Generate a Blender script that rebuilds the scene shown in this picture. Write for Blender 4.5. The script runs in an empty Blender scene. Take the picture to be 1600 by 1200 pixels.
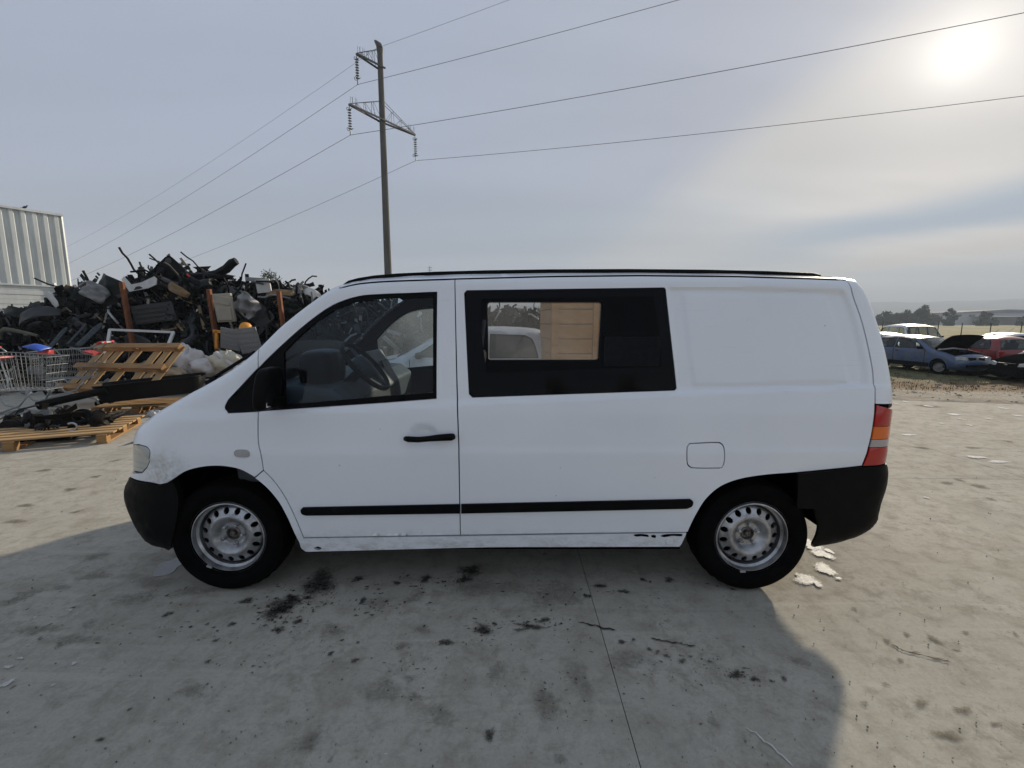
import bpy, math, random
import numpy as np
from mathutils import Vector, Matrix, Euler
from mathutils.geometry import delaunay_2d_cdt

# ------------------------------------------------------------------ camera
scene = bpy.context.scene
C = scene.collection
R = math.radians
FPX, TH, CAMH = 700.0, R(7.9), 1.55            # focal length in photo pixels, pitch, eye height
cam_data = bpy.data.cameras.new('camera')
cam_data.sensor_width = 36.0
cam_data.lens = 36.0 * FPX / 1600.0
cam_data.clip_start = 0.05
cam_data.clip_end = 20000
cam = bpy.data.objects.new('camera', cam_data)
C.objects.link(cam)
cam.location = (0, 0, CAMH)
cam.rotation_euler = (R(90) - TH, 0, 0)
scene.camera = cam

# ------------------------------------------------------------------ sky and sun
SUN_AZ, SUN_EL = R(42.6), R(21.9)               # azimuth to the right of the view, elevation
SUN_DIR = Vector((math.sin(SUN_AZ) * math.cos(SUN_EL), math.cos(SUN_AZ) * math.cos(SUN_EL), math.sin(SUN_EL)))
world = bpy.data.worlds.new('World')
scene.world = world
world.use_nodes = True
def build_world():
    nt = world.node_tree
    nt.nodes.clear()
    N = nt.nodes.new
    L = nt.links.new
    def math_(op, a, b=None, clamp=False):
        n = N('ShaderNodeMath'); n.operation = op; n.use_clamp = clamp
        for i, s in enumerate((a, b)):
            if s is None: continue
            if isinstance(s, (int, float)): n.inputs[i].default_value = s
            else: L(s, n.inputs[i])
        return n.outputs[0]
    def mix(fac, a, b, mode='MIX'):
        n = N('ShaderNodeMix'); n.data_type = 'RGBA'; n.blend_type = mode; n.clamp_result = False
        for i, s in ((0, fac), (6, a), (7, b)):
            if isinstance(s, (int, float)): n.inputs[i].default_value = s
            elif isinstance(s, tuple): n.inputs[i].default_value = s
            else: L(s, n.inputs[i])
        return n.outputs[2]
    def ramp(fac, stops):
        n = N('ShaderNodeValToRGB'); L(fac, n.inputs[0])
        e = n.color_ramp.elements
        while len(e) < len(stops): e.new(0.5)
        for k, (p, c) in enumerate(stops):
            e[k].position = p; e[k].color = (c, c, c, 1) if isinstance(c, (int, float)) else c
        n.color_ramp.interpolation = 'EASE'
        return n.outputs[0]
    tc = N('ShaderNodeTexCoord')
    sky = N('ShaderNodeTexSky'); sky.sky_type = 'NISHITA'; sky.sun_disc = False
    sky.sun_elevation = SUN_EL; sky.sun_rotation = SUN_AZ
    sky.air_density = 1.0; sky.dust_density = 2.0; sky.ozone_density = 1.5
    d = tc.outputs['Generated']
    sep = N('ShaderNodeSeparateXYZ'); L(d, sep.inputs[0])
    zz = math_('MAXIMUM', sep.outputs[2], 0.0)
    # thin high cloud projected on a plane far above
    den = math_('ADD', zz, 0.09)
    comb = N('ShaderNodeCombineXYZ')
    L(math_('DIVIDE', sep.outputs[0], den), comb.inputs[0]); L(math_('DIVIDE', sep.outputs[1], den), comb.inputs[1])
    def cloud(rot, scale, nscale, detail, dist, loc=(0, 0, 0)):
        m = N('ShaderNodeMapping'); L(comb.outputs[0], m.inputs[0])
        m.inputs['Rotation'].default_value = (0, 0, R(rot)); m.inputs['Scale'].default_value = scale
        m.inputs['Location'].default_value = loc
        t = N('ShaderNodeTexNoise'); L(m.outputs[0], t.inputs['Vector'])
        t.inputs['Scale'].default_value = nscale; t.inputs['Detail'].default_value = detail
        t.inputs['Roughness'].default_value = 0.5; t.inputs['Distortion'].default_value = dist
        return t.outputs['Fac']
    c1 = cloud(-55, (0.22, 0.55, 1), 0.6, 2, 0.2, (3.1, 1.7, 0))
    c2 = cloud(-50, (0.25, 0.9, 1), 1.1, 4, 0.4, (7, 2, 0))
    # the veil: grey lavender, denser and thinner streaks
    veil_amount = ramp(math_('ADD', math_('MULTIPLY', c1, 0.75), math_('MULTIPLY', c2, 0.25)), [(0.38, 0.30), (0.58, 1.0)])
    # aureole of the veiled sun
    dot = N('ShaderNodeVectorMath'); dot.operation = 'DOT_PRODUCT'; L(d, dot.inputs[0])
    dot.inputs[1].default_value = tuple(SUN_DIR)
    dp = math_('MAXIMUM', dot.outputs['Value'], 0.0)
    g1 = math_('POWER', dp, 5.0); g2 = math_('POWER', dp, 38.0); g3 = math_('POWER', dp, 220.0); g4 = math_('POWER', dp, 1500.0)
    base = N('ShaderNodeVectorMath'); base.operation = 'SCALE'; L(sky.outputs[0], base.inputs[0]); base.inputs[3].default_value = 0.055
    basec = base.outputs[0]
    def view_dir(px, py):
        u, v = (px - 800) / FPX, (600 - py) / FPX
        return Vector((u, math.cos(TH) + math.sin(TH) * v, -math.sin(TH) + math.cos(TH) * v)).normalized()
    def along(vec):
        n = N('ShaderNodeVectorMath'); n.operation = 'DOT_PRODUCT'; L(d, n.inputs[0]); n.inputs[1].default_value = tuple(vec); return n.outputs['Value']
    def sstep(x, a, b, lo=0.0, hi=1.0):
        n = N('ShaderNodeMapRange'); n.interpolation_type = 'SMOOTHSTEP'; L(x, n.inputs[0])
        for i, q in enumerate((a, b, lo, hi)): n.inputs[i + 1].default_value = q
        return n.outputs[0]
    wob = math_('MULTIPLY', math_('SUBTRACT', c2, 0.5), 0.05)
    def great_circle(p, q):
        n = view_dir(*p).cross(view_dir(*q)).normalized()
        if n.z < 0: n = -n
        return math_('ADD', along(n), wob)
    edge = great_circle((1000, 305), (1262, 94))            # the veil is brighter on the sun's side of this line
    side_ = sstep(math_('MULTIPLY', edge, -1.0), -0.02, 0.09)
    veil_l = mix(math_('MULTIPLY', g1, 0.55, True), (0.270, 0.312, 0.400, 1), (0.42, 0.418, 0.445, 1))
    veil_r = mix(math_('MULTIPLY', g1, 0.9, True), (0.41, 0.425, 0.45, 1), (0.53, 0.51, 0.475, 1))
    veil_col = mix(math_('MULTIPLY', side_, 0.85), veil_l, veil_r)
    blue = mix(0.75, basec, (0.265, 0.315, 0.385, 1))
    col = mix(veil_amount, blue, veil_col)
    # paler towards the horizon
    hz = ramp(zz, [(0.0, 0.75), (0.16, 0.0)])
    col = mix(hz, col, mix(math_('MULTIPLY', g1, 0.8, True), (0.41, 0.425, 0.465, 1), (0.60, 0.61, 0.575, 1)))
    c3 = cloud(-55, (0.30, 1.1, 1), 0.9, 5, 0.6, (1.3, 5.2, 0))
    wisp = sstep(c3, 0.32, 0.68, 0.935, 1.065)
    vs = N('ShaderNodeVectorMath'); vs.operation = 'SCALE'; L(col, vs.inputs[0]); L(wisp, vs.inputs[3]); col = vs.outputs[0]
    gap = great_circle((1090, 408), (1600, 318))            # a lane of clearer blue air low on the right
    gmask = math_('MULTIPLY', math_('MULTIPLY', sstep(gap, -0.040, -0.004), sstep(gap, 0.006, 0.055, 1.0, 0.0)), sstep(along(Vector((1, 0, 0))), 0.30, 0.62))
    col = mix(math_('MULTIPLY', gmask, 0.95), col, (0.275, 0.345, 0.43, 1))
    streak = great_circle((1300, 420), (1600, 377))         # thin peach cloud below it
    smask = math_('MULTIPLY', math_('MULTIPLY', sstep(streak, -0.012, 0.0), sstep(streak, 0.004, 0.024, 1.0, 0.0)), math_('MULTIPLY', sstep(along(Vector((1, 0, 0))), 0.45, 0.68), sstep(c2, 0.38, 0.55)))
    col = mix(math_('MULTIPLY', smask, 0.7), col, (0.58, 0.51, 0.445, 1))
    def addg(c, g, k, tint):
        s = N('ShaderNodeVectorMath'); s.operation = 'SCALE'; s.inputs[0].default_value = tint
        L(math_('MULTIPLY', g, k), s.inputs[3])
        return mix(1.0, c, s.outputs[0], 'ADD')
    col = addg(col, g2, 0.11, (1.0, 0.86, 0.74))
    col = addg(col, g3, 0.17, (1.0, 0.92, 0.82))
    col = addg(col, g4, 0.28, (1.0, 0.98, 0.92))
    bg = N('ShaderNodeBackground'); L(col, bg.inputs[0]); bg.inputs[1].default_value = 1.0
    out = N('ShaderNodeOutputWorld'); L(bg.outputs[0], out.inputs[0])
build_world()
sun_data = bpy.data.lights.new('sun', 'SUN')
sun_data.energy = 4.3
sun_data.angle = R(2.2)
sun_data.color = (1.0, 0.87, 0.68)
sun = bpy.data.objects.new('sun', sun_data)
C.objects.link(sun)
sun.rotation_euler = (-SUN_DIR).to_track_quat('-Z', 'Y').to_euler()
scene.view_settings.view_transform = 'Standard'
scene.view_settings.look = 'None'
scene.view_settings.exposure = 0.43
scene.view_settings.gamma = 1.0
scene.view_settings.use_curve_mapping = False
scene.render.engine = 'CYCLES'
scene.cycles.use_denoising = True
scene.cycles.max_bounces = 10
scene.cycles.transparent_max_bounces = 16
scene.cycles.caustics_reflective = False
scene.cycles.caustics_refractive = False

# ------------------------------------------------------------------ helpers
def ray(px, py):
    u, v = (px - 800) / FPX, (600 - py) / FPX
    c, s = math.cos(TH), math.sin(TH)
    return u, c + s * v, -s + c * v
def onY(px, py, Y):
    dx, dy, dz = ray(px, py); t = Y / dy
    return Vector((dx * t, Y, CAMH + dz * t))
def onZ(px, py, Z):
    dx, dy, dz = ray(px, py); t = (Z - CAMH) / dz
    return Vector((dx * t, dy * t, Z))
def lerp(a, b, t): return a + (b - a) * t
def smoothstep(a, b, x):
    t = np.clip((x - a) / (b - a), 0, 1)
    return t * t * (3 - 2 * t)

def empty(name, loc=(0, 0, 0), rz=0.0, label=None, cat=None, group=None, rot=None):
    o = bpy.data.objects.new(name, None); C.objects.link(o)
    o.empty_display_size = 0.2
    o.location = loc
    o.rotation_euler = rot if rot is not None else (0, 0, rz)
    tag(o, label, cat, group)
    return o
def tag(o, label=None, cat=None, group=None, kind=None):
    if label: o['label'] = label
    if cat: o['category'] = cat
    if group: o['group'] = group
    if kind: o['kind'] = kind
    return o
def link_mesh(name, me, mat=None, parent=None, loc=None, rot=None):
    o = bpy.data.objects.new(name, me); C.objects.link(o)
    if mat is not None and len(me.materials) == 0: me.materials.append(mat)
    if parent is not None: o.parent = parent
    if loc is not None: o.location = loc
    if rot is not None: o.rotation_euler = rot
    return o
def copy_tree(o, parent=None):
    c = o.copy(); C.objects.link(c); c.parent = parent
    for ch in list(o.children): copy_tree(ch, c)
    return c

class MB:
    """collects shapes, built as one mesh"""
    def __init__(s): s.v = []; s.f = []
    def add(s, vs, fs):
        o = len(s.v); s.v += [tuple(v) for v in vs]; s.f += [tuple(i + o for i in f) for f in fs]; return s
    def box(s, c, size, rot=None, taper=1.0):
        hx, hy, hz = size[0] / 2, size[1] / 2, size[2] / 2
        vs = [Vector((x * hx * (taper if z > 0 else 1), y * hy * (taper if z > 0 else 1), z * hz)) for z in (-1, 1) for y in (-1, 1) for x in (-1, 1)]
        if rot is not None:
            m = Euler(rot).to_matrix() if not isinstance(rot, Matrix) else rot
            vs = [m @ v for v in vs]
        c = Vector(c)
        return s.add([v + c for v in vs], [(0, 2, 3, 1), (4, 5, 7, 6), (0, 1, 5, 4), (2, 6, 7, 3), (0, 4, 6, 2), (1, 3, 7, 5)])
    def bar(s, a, b, w, h, up=(0, 0, 1)):
        a, b = Vector(a), Vector(b); d = (b - a); l = d.length; d.normalize()
        up = Vector(up)
        if abs(d.dot(up)) > .98: up = Vector((1, 0, 0))
        x = d.cross(up).normalized(); z = x.cross(d)
        m = Matrix((x, d, z)).transposed()
        return s.box((a + b) / 2, (w, l, h), m)
    def tube(s, pts, r, n=8, cap=True, closed=False):
        pts = [Vector(p) for p in pts]; k = len(pts)
        rs = r if isinstance(r, (list, tuple)) else [r] * k
        def tan(i):
            if closed: return (pts[(i + 1) % k] - pts[i - 1]).normalized()
            return (pts[min(i + 1, k - 1)] - pts[max(i - 1, 0)]).normalized()
        t = tan(0); a = Vector((0, 0, 1)) if abs(t.z) < .9 else Vector((1, 0, 0))
        x = t.cross(a).normalized(); vs = []
        for i in range(k):
            t = tan(i); x = (x - t * x.dot(t)).normalized(); y = t.cross(x)
            for j in range(n):
                an = 2 * math.pi * j / n
                vs.append(pts[i] + (x * math.cos(an) + y * math.sin(an)) * rs[i])
        fs = []
        for i in range(k if closed else k - 1):
            for j in range(n):
                a_, b_ = i * n, ((i + 1) % k) * n
                fs.append((a_ + j, a_ + (j + 1) % n, b_ + (j + 1) % n, b_ + j))
        if cap and not closed:
            fs.append(tuple(range(n - 1, -1, -1))); fs.append(tuple((k - 1) * n + j for j in range(n)))
        return s.add(vs, fs)
    def lathe(s, prof, n=24, m=None, a0=0.0, a1=2 * math.pi, wob=None):
        """profile of (radius, height) about local z, placed by matrix m"""
        full = abs(a1 - a0 - 2 * math.pi) < 1e-6
        k = n if full else n + 1
        vs = []
        for i in range(k):
            a = a0 + (a1 - a0) * i / n
            for q, (r, h) in enumerate(prof):
                rr = r * (wob(i, q) if wob else 1)
                v = Vector((rr * math.cos(a), rr * math.sin(a), h))
                vs.append(m @ v if m is not None else v)
        p = len(prof); fs = []
        for i in range(n):
            i2 = (i + 1) % k
            for q in range(p - 1):
                fs.append((i * p + q, i2 * p + q, i2 * p + q + 1, i * p + q + 1))
        return s.add(vs, fs)
    def grid(s, fn, nu, nv):
        vs = [fn(i / nu, j / nv) for i in range(nu + 1) for j in range(nv + 1)]
        fs = [(i * (nv + 1) + j, (i + 1) * (nv + 1) + j, (i + 1) * (nv + 1) + j + 1, i * (nv + 1) + j + 1) for i in range(nu) for j in range(nv)]
        return s.add(vs, fs)
    def prism(s, poly, h, m=None):
        """polygon in local xy extruded h along local z"""
        n = len(poly)
        vs = [Vector((x, y, 0)) for x, y in poly] + [Vector((x, y, h)) for x, y in poly]
        if m is not None: vs = [m @ v for v in vs]
        return s.add(vs, [tuple(range(n - 1, -1, -1)), tuple(range(n, 2 * n))] + [(i, (i + 1) % n, n + (i + 1) % n, n + i) for i in range(n)])
    def mesh(s, name, mat, smooth=False, angle=None):
        me = bpy.data.meshes.new(name); me.from_pydata(s.v, [], s.f); me.update()
        if mat is not None: me.materials.append(mat)
        if smooth or angle is not None:
            me.shade_smooth()
            if angle is not None: me.set_sharp_from_angle(angle=R(angle))
        return me
    def build(s, name, mat, parent=None, smooth=False, angle=None, bevel=0, seg=2, solid=0, sub=0, loc=None, rot=None):
        o = link_mesh(name, s.mesh(name, mat, smooth, angle), None, parent, loc, rot)
        if solid:
            md = o.modifiers.new('thick', 'SOLIDIFY'); md.thickness = solid; md.offset = 0
        if bevel:
            md = o.modifiers.new('bevel', 'BEVEL'); md.width = bevel; md.segments = seg; md.limit_method = 'ANGLE'; md.angle_limit = R(35); md.harden_normals = False
        if sub:
            md = o.modifiers.new('sub', 'SUBSURF'); md.levels = sub; md.render_levels = sub
        return o

# ------------------------------------------------------------------ materials
def nodes_of(name):
    m = bpy.data.materials.new(name); m.use_nodes = True
    nt = m.node_tree; b = nt.nodes['Principled BSDF']
    return m, nt, b
def noise(nt, scale, detail=4, rough=.55, vec=None, dist=0.0, stretch=None, coord='Object'):
    if vec is None:
        if coord == 'World': vec = nt.nodes.new('ShaderNodeNewGeometry').outputs['Position']
        else: vec = nt.nodes.new('ShaderNodeTexCoord').outputs[coord]
    if stretch is not None:
        mp = nt.nodes.new('ShaderNodeMapping'); mp.inputs['Scale'].default_value = stretch[:3]
        if len(stretch) > 3: mp.inputs['Rotation'].default_value = (0, 0, stretch[3])
        nt.links.new(vec, mp.inputs[0]); vec = mp.outputs[0]
    t = nt.nodes.new('ShaderNodeTexNoise'); nt.links.new(vec, t.inputs['Vector'])
    t.inputs['Scale'].default_value = scale; t.inputs['Detail'].default_value = detail
    t.inputs['Roughness'].default_value = rough; t.inputs['Distortion'].default_value = dist
    return t.outputs['Fac']
def ramp(nt, fac, stops, interp='LINEAR'):
    n = nt.nodes.new('ShaderNodeValToRGB'); nt.links.new(fac, n.inputs[0]); e = n.color_ramp.elements
    while len(e) < len(stops): e.new(.5)
    for k, (p, c) in enumerate(stops):
        e[k].position = p; e[k].color = (c, c, c, 1) if isinstance(c, (int, float)) else (tuple(c) + (1,))[:4]
    n.color_ramp.interpolation = interp
    return n.outputs[0]
def mixc(nt, fac, a, b, mode='MIX'):
    n = nt.nodes.new('ShaderNodeMix'); n.data_type = 'RGBA'; n.blend_type = mode
    for i, s in ((0, fac), (6, a), (7, b)):
        if isinstance(s, (int, float)): n.inputs[i].default_value = s
        elif isinstance(s, tuple): n.inputs[i].default_value = (s + (1,))[:4]
        else: nt.links.new(s, n.inputs[i])
    return n.outputs[2]
def fmath(nt, op, a, b=None, clamp=False):
    n = nt.nodes.new('ShaderNodeMath'); n.operation = op; n.use_clamp = clamp
    for i, s in enumerate((a, b)):
        if s is None: continue
        if isinstance(s, (int, float)): n.inputs[i].default_value = s
        else: nt.links.new(s, n.inputs[i])
    return n.outputs[0]
def bump(nt, b, h, strength=.3, dist=.01):
    n = nt.nodes.new('ShaderNodeBump'); n.inputs['Strength'].default_value = strength; n.inputs['Distance'].default_value = dist
    nt.links.new(h, n.inputs['Height']); nt.links.new(n.outputs[0], b.inputs['Normal']); return n
MATS = {}
def mat(name, col, rough=.5, metal=0.0, var=.15, vscale=6.0, dirt=None, dirt_amt=.35, dscale=3.0, bmp=0.0, bscale=60, coat=0.0, spec=.5, stretch=None, coord='Object'):
    """principled material with procedural mottling, optional dirt patches and fine relief"""
    if name in MATS: return MATS[name]
    m, nt, b = nodes_of(name); MATS[name] = m
    n1 = noise(nt, vscale, 5, .6, stretch=stretch, coord=coord)
    lo = tuple(max(0, c * (1 - var)) for c in col); hi = tuple(min(1, c * (1 + var)) for c in col)
    c = ramp(nt, n1, [(.3, lo), (.7, hi)])
    if dirt is not None:
        n2 = noise(nt, dscale, 6, .65, stretch=stretch, coord=coord)
        f = ramp(nt, n2, [(.5 - .08, 0.0), (.68, dirt_amt)])
        c = mixc(nt, f, c, tuple(dirt))
    nt.links.new(c, b.inputs['Base Color'])
    n3 = noise(nt, vscale * 2.3, 3, .5, coord=coord)
    nt.links.new(ramp(nt, n3, [(.3, max(0, rough - .08)), (.7, min(1, rough + .1))]), b.inputs['Roughness'])
    b.inputs['Metallic'].default_value = metal
    b.inputs['Specular IOR Level'].default_value = spec
    if coat: b.inputs['Coat Weight'].default_value = coat; b.inputs['Coat Roughness'].default_value = .08
    if bmp: bump(nt, b, noise(nt, bscale, 4, .6, coord=coord), bmp, .01)
    return m
def glass_mat(name, tint=(.8, .85, .88), fog=0.0, fogscale=2.5, refl=1.0, fogcol=(.75, .78, .8), rough=.02):
    if name in MATS: return MATS[name]
    m = bpy.data.materials.new(name); m.use_nodes = True; MATS[name] = m
    nt = m.node_tree; nt.nodes.clear(); N = nt.nodes.new; L = nt.links.new
    tr = N('ShaderNodeBsdfTransparent'); tr.inputs[0].default_value = tint + (1,)
    gl = N('ShaderNodeBsdfGlossy'); gl.inputs['Roughness'].default_value = rough
    lw = N('ShaderNodeLayerWeight'); lw.inputs[0].default_value = .5
    fres = fmath(nt, 'ADD', .04, fmath(nt, 'MULTIPLY', fmath(nt, 'POWER', lw.outputs['Facing'], 5.0), .96))
    base = tr.outputs[0]
    if fog:
        tl = N('ShaderNodeBsdfTranslucent'); tl.inputs[0].default_value = fogcol + (1,)
        df = N('ShaderNodeBsdfDiffuse'); df.inputs[0].default_value = fogcol + (1,)
        m2 = N('ShaderNodeMixShader'); m2.inputs[0].default_value = .35; L(tl.outputs[0], m2.inputs[1]); L(df.outputs[0], m2.inputs[2])
        m1 = N('ShaderNodeMixShader'); L(tr.outputs[0], m1.inputs[1]); L(m2.outputs[0], m1.inputs[2])
        f = ramp(nt, noise(nt, fogscale, 4, .55), [(.35, fog * .35), (.65, min(1, fog * 1.3))])
        L(f, m1.inputs[0]); base = m1.outputs[0]
    mx = N('ShaderNodeMixShader'); L(fmath(nt, 'MULTIPLY', fres, refl), mx.inputs[0]); L(base, mx.inputs[1]); L(gl.outputs[0], mx.inputs[2])
    out = N('ShaderNodeOutputMaterial'); L(mx.outputs[0], out.inputs[0])
    return m
# ------------------------------------------------------------------ shared body-panel tools
def spline(pts, closed=True, n=4):
    """Catmull-Rom through 2-D points; a third value marks a corner"""
    P = [np.array(p[:2], float) for p in pts]; K = [len(p) > 2 and bool(p[2]) for p in pts]; m = len(P); out = []
    segs = m if closed else m - 1
    for i in range(segs):
        a, b = P[i], P[(i + 1) % m]
        pa = P[i - 1] if (closed or i > 0) else a
        nb = P[(i + 2) % m] if (closed or i + 2 < m) else b
        ta = (b - a) if K[i] else (b - pa) * .5
        tb = (b - a) if K[(i + 1) % m] else (nb - a) * .5
        L_ = np.linalg.norm(b - a)
        for t in (ta, tb):
            l = np.linalg.norm(t)
            if l > L_ > 0: t *= L_ / l
        straight = K[i] and K[(i + 1) % m]
        for k in range(1 if straight else n):
            t = k / n
            h1 = 2 * t ** 3 - 3 * t ** 2 + 1; h2 = -2 * t ** 3 + 3 * t ** 2; h3 = t ** 3 - 2 * t ** 2 + t; h4 = t ** 3 - t ** 2
            out.append(tuple(h1 * a + h2 * b + h3 * ta + h4 * tb))
    if not closed: out.append(tuple(P[-1]))
    return out
def densify(poly, step, closed=True):
    out = []
    for i in range(len(poly) if closed else len(poly) - 1):
        a = np.array(poly[i]); b = np.array(poly[(i + 1) % len(poly)]); k = max(1, int(np.linalg.norm(b - a) / step + .5))
        out += [tuple(a + (b - a) * j / k) for j in range(k)]
    if not closed: out.append(tuple(poly[-1]))
    return out
def area2(p):
    p = np.array(p); q = np.roll(p, -1, 0); return float(np.sum(p[:, 0] * q[:, 1] - q[:, 0] * p[:, 1]))
def offset(poly, d):
    """move a closed polygon inwards by d"""
    p = np.array(poly); s = 1 if area2(p) > 0 else -1
    e = np.roll(p, -1, 0) - p; l = np.linalg.norm(e, axis=1, keepdims=True); l[l == 0] = 1; e /= l
    nrm = np.stack([-e[:, 1], e[:, 0]], 1) * s
    n2 = nrm + np.roll(nrm, 1, 0); ll = np.linalg.norm(n2, axis=1, keepdims=True); ll[ll < .3] = .3; n2 = n2 / ll
    return [tuple(x) for x in p + n2 * d]
def inside(pts, poly):
    x, y = pts[:, 0], pts[:, 1]; r = np.zeros(len(pts), bool); p = np.array(poly); j = len(p) - 1
    for i in range(len(p)):
        c = ((p[i, 1] > y) != (p[j, 1] > y))
        with np.errstate(divide='ignore', invalid='ignore'):
            r ^= c & (x < (p[j, 0] - p[i, 0]) * (y - p[i, 1]) / (p[j, 1] - p[i, 1] + 1e-12) + p[i, 0])
        j = i
    return r
def dist_poly(pts, poly, closed=True, param=None):
    """distance of points to a polyline; with param also its interpolated per-vertex values"""
    p = np.array(poly, float); q = np.roll(p, -1, 0)
    if not closed: p, q = p[:-1], q[:-1]
    best = np.full(len(pts), 1e9); val = None
    if param is not None:
        pr = np.array(param, float); pn = np.roll(pr, -1, 0)
        val = np.zeros((len(pts), pr.shape[1]))
    for i in range(len(p)):
        d = q[i] - p[i]; l2 = d @ d + 1e-12
        t = np.clip(((pts - p[i]) @ d) / l2, 0, 1)
        dd = np.linalg.norm(pts - (p[i] + t[:, None] * d), axis=1)
        k = dd < best; best[k] = dd[k]
        if param is not None: val[k] = pr[i] + (pn[i] - pr[i]) * t[k][:, None]
    return best if param is None else (best, val)
def tri_region(poly, holes=(), step=.03, extra=None):
    """triangulate a region with inner points on a regular grid; returns points, faces"""
    loops = [densify(poly, step)] + [densify(h, step) for h in holes]
    vs = []; es = []
    for lp in loops:
        o = len(vs); vs += lp; es += [(o + i, o + (i + 1) % len(lp)) for i in range(len(lp))]
    b = np.array(vs)
    xs = np.arange(b[:, 0].min() + step * .5, b[:, 0].max(), step); ys = np.arange(b[:, 1].min() + step * .5, b[:, 1].max(), step)
    if len(xs) and len(ys):
        g = np.stack(np.meshgrid(xs, ys), -1).reshape(-1, 2)
        if extra is not None: g = np.vstack([g, extra])
        k = inside(g, loops[0])
        for h in loops[1:]: k &= ~inside(g, h)
        g = g[k]
        if len(g):
            dm = np.full(len(g), 1e9)
            for lp in loops: dm = np.minimum(dm, dist_poly(g, lp))
            g = g[dm > step * .45]
        vs += [tuple(x) for x in g]
    r = delaunay_2d_cdt([Vector(v) for v in vs], es, [], 0, 1e-6)
    pv = np.array([tuple(v) for v in r[0]]); fs = r[2]
    cen = np.array([pv[list(f)].mean(0) for f in fs])
    k = inside(cen, loops[0])
    for h in loops[1:]: k &= ~inside(cen, h)
    return pv, [f for f, kk in zip(fs, k) if kk]
def panel_mesh(name, mat_, surf, poly, holes=(), step=.03, push=0.0, rim=.014, extra=None, sgn=-1):
    """region of the side view laid on the curved side y=surf(x,z), its edges turned inwards by rim"""
    pv, fs = tri_region(poly, holes, step, extra)
    y = surf(pv[:, 0], pv[:, 1]) - push
    v3 = [(pv[i, 0], y[i], pv[i, 1]) for i in range(len(pv))]
    F = []
    for f in fs:
        a, b, c = (pv[f[0]], pv[f[1]], pv[f[2]])
        cr = (b[0] - a[0]) * (c[1] - a[1]) - (b[1] - a[1]) * (c[0] - a[0])
        F.append(tuple(f) if cr > 0 else tuple(reversed(f)))
    if rim:
        cnt = {}
        for f in F:
            for i in range(3): cnt[(f[i], f[(i + 1) % 3])] = 1
        be = [e for e in cnt if (e[1], e[0]) not in cnt]
        mp = {}
        for a, b in be:
            for q in (a, b):
                if q not in mp:
                    mp[q] = len(v3); v3.append((v3[q][0], v3[q][1] + rim, v3[q][2]))
        F += [(b, a, mp[a], mp[b]) for a, b in be]
        sharp = be
    me = bpy.data.meshes.new(name); me.from_pydata(v3, [], F); me.update()
    me.shade_smooth(); me.set_sharp_from_angle(angle=R(50))
    me.materials.append(mat_)
    return me

# ------------------------------------------------------------------ the white van
def van_white():
    m, nt, b = nodes_of('van_white_paint')
    n1 = noise(nt, 1.6, 5, .6); c = ramp(nt, n1, [(.3, (.82, .85, .90)), (.7, (.86, .885, .925))])
    # road film and rust-brown dirt towards the sills and over the wheel arches
    geo = nt.nodes.new('ShaderNodeNewGeometry'); sp = nt.nodes.new('ShaderNodeSeparateXYZ'); nt.links.new(geo.outputs['Position'], sp.inputs[0])
    low = ramp(nt, sp.outputs[2], [(.24, .9), (.32, .45), (.40, .06), (.7, 0.0)])
    nd = ramp(nt, noise(nt, 24, 8, .75, coord='World', stretch=(.45, 1, 1)), [(.45, 0.0), (.66, 1.0)])
    c = mixc(nt, fmath(nt, 'MULTIPLY', low, fmath(nt, 'MULTIPLY', nd, .75)), c, (.30, .255, .20))
    dv = nt.nodes.new('ShaderNodeVectorMath'); dv.operation = 'DISTANCE'; nt.links.new(geo.outputs['Position'], dv.inputs[0]); dv.inputs[1].default_value = (-1.93, 2.45, .72)
    near = ramp(nt, dv.outputs['Value'], [(.03, 1.0), (.20, 0.0)])
    c = mixc(nt, fmath(nt, 'MULTIPLY', near, ramp(nt, noise(nt, 30, 7, .75, coord='World'), [(.36, 0.0), (.66, .9)])), c, (.33, .31, .24))
    # tiny chips and rust spots
    vo = nt.nodes.new('ShaderNodeTexVoronoi'); vo.inputs['Scale'].default_value = 5.5; vo.inputs['Randomness'].default_value = 1
    nt.links.new(geo.outputs['Position'], vo.inputs['Vector'])
    chip = ramp(nt, vo.outputs['Distance'], [(.014, 1.0), (.024, 0.0)])
    c = mixc(nt, fmath(nt, 'MULTIPLY', chip, .7), c, (.16, .12, .09))
    scr = ramp(nt, noise(nt, 5, 3, .5, stretch=(1, 1, 26), coord='World'), [(.69, 0.0), (.72, .25)])
    c = mixc(nt, scr, c, (.62, .63, .64))
    nt.links.new(c, b.inputs['Base Color'])
    nt.links.new(ramp(nt, noise(nt, 3.0, 4, .6, coord='World'), [(.3, .30), (.7, .46)]), b.inputs['Roughness'])
    b.inputs['Coat Weight'].default_value = .55; b.inputs['Coat Roughness'].default_value = .10
    bump(nt, b, noise(nt, 2.2, 2, .5, coord='World'), .10, .06)
    return m
M_WHITE = van_white()
M_BLK = mat('van_black_plastic', (.0028, .003, .0034), .5, var=.3, vscale=8, dirt=(.008, .0078, .0075), dirt_amt=.3, bmp=.15, bscale=300, spec=.10)
M_RUBBER = mat('tyre_rubber', (.0025, .0025, .0028), .85, var=.3, vscale=20, dirt=(.007, .0068, .0064), dirt_amt=.35, dscale=10, spec=.06)
M_TRIM = mat('black_window_trim', (.0025, .0025, .0032), .4, var=.2, spec=.10)
M_DARK = mat('dark_underbody', (.002, .002, .002), .95, var=.3, spec=.03)
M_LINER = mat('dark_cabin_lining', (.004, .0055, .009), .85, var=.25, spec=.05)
M_DASH = mat('grey_dashboard_plastic', (.06, .068, .075), .6, var=.15, spec=.3)
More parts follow.
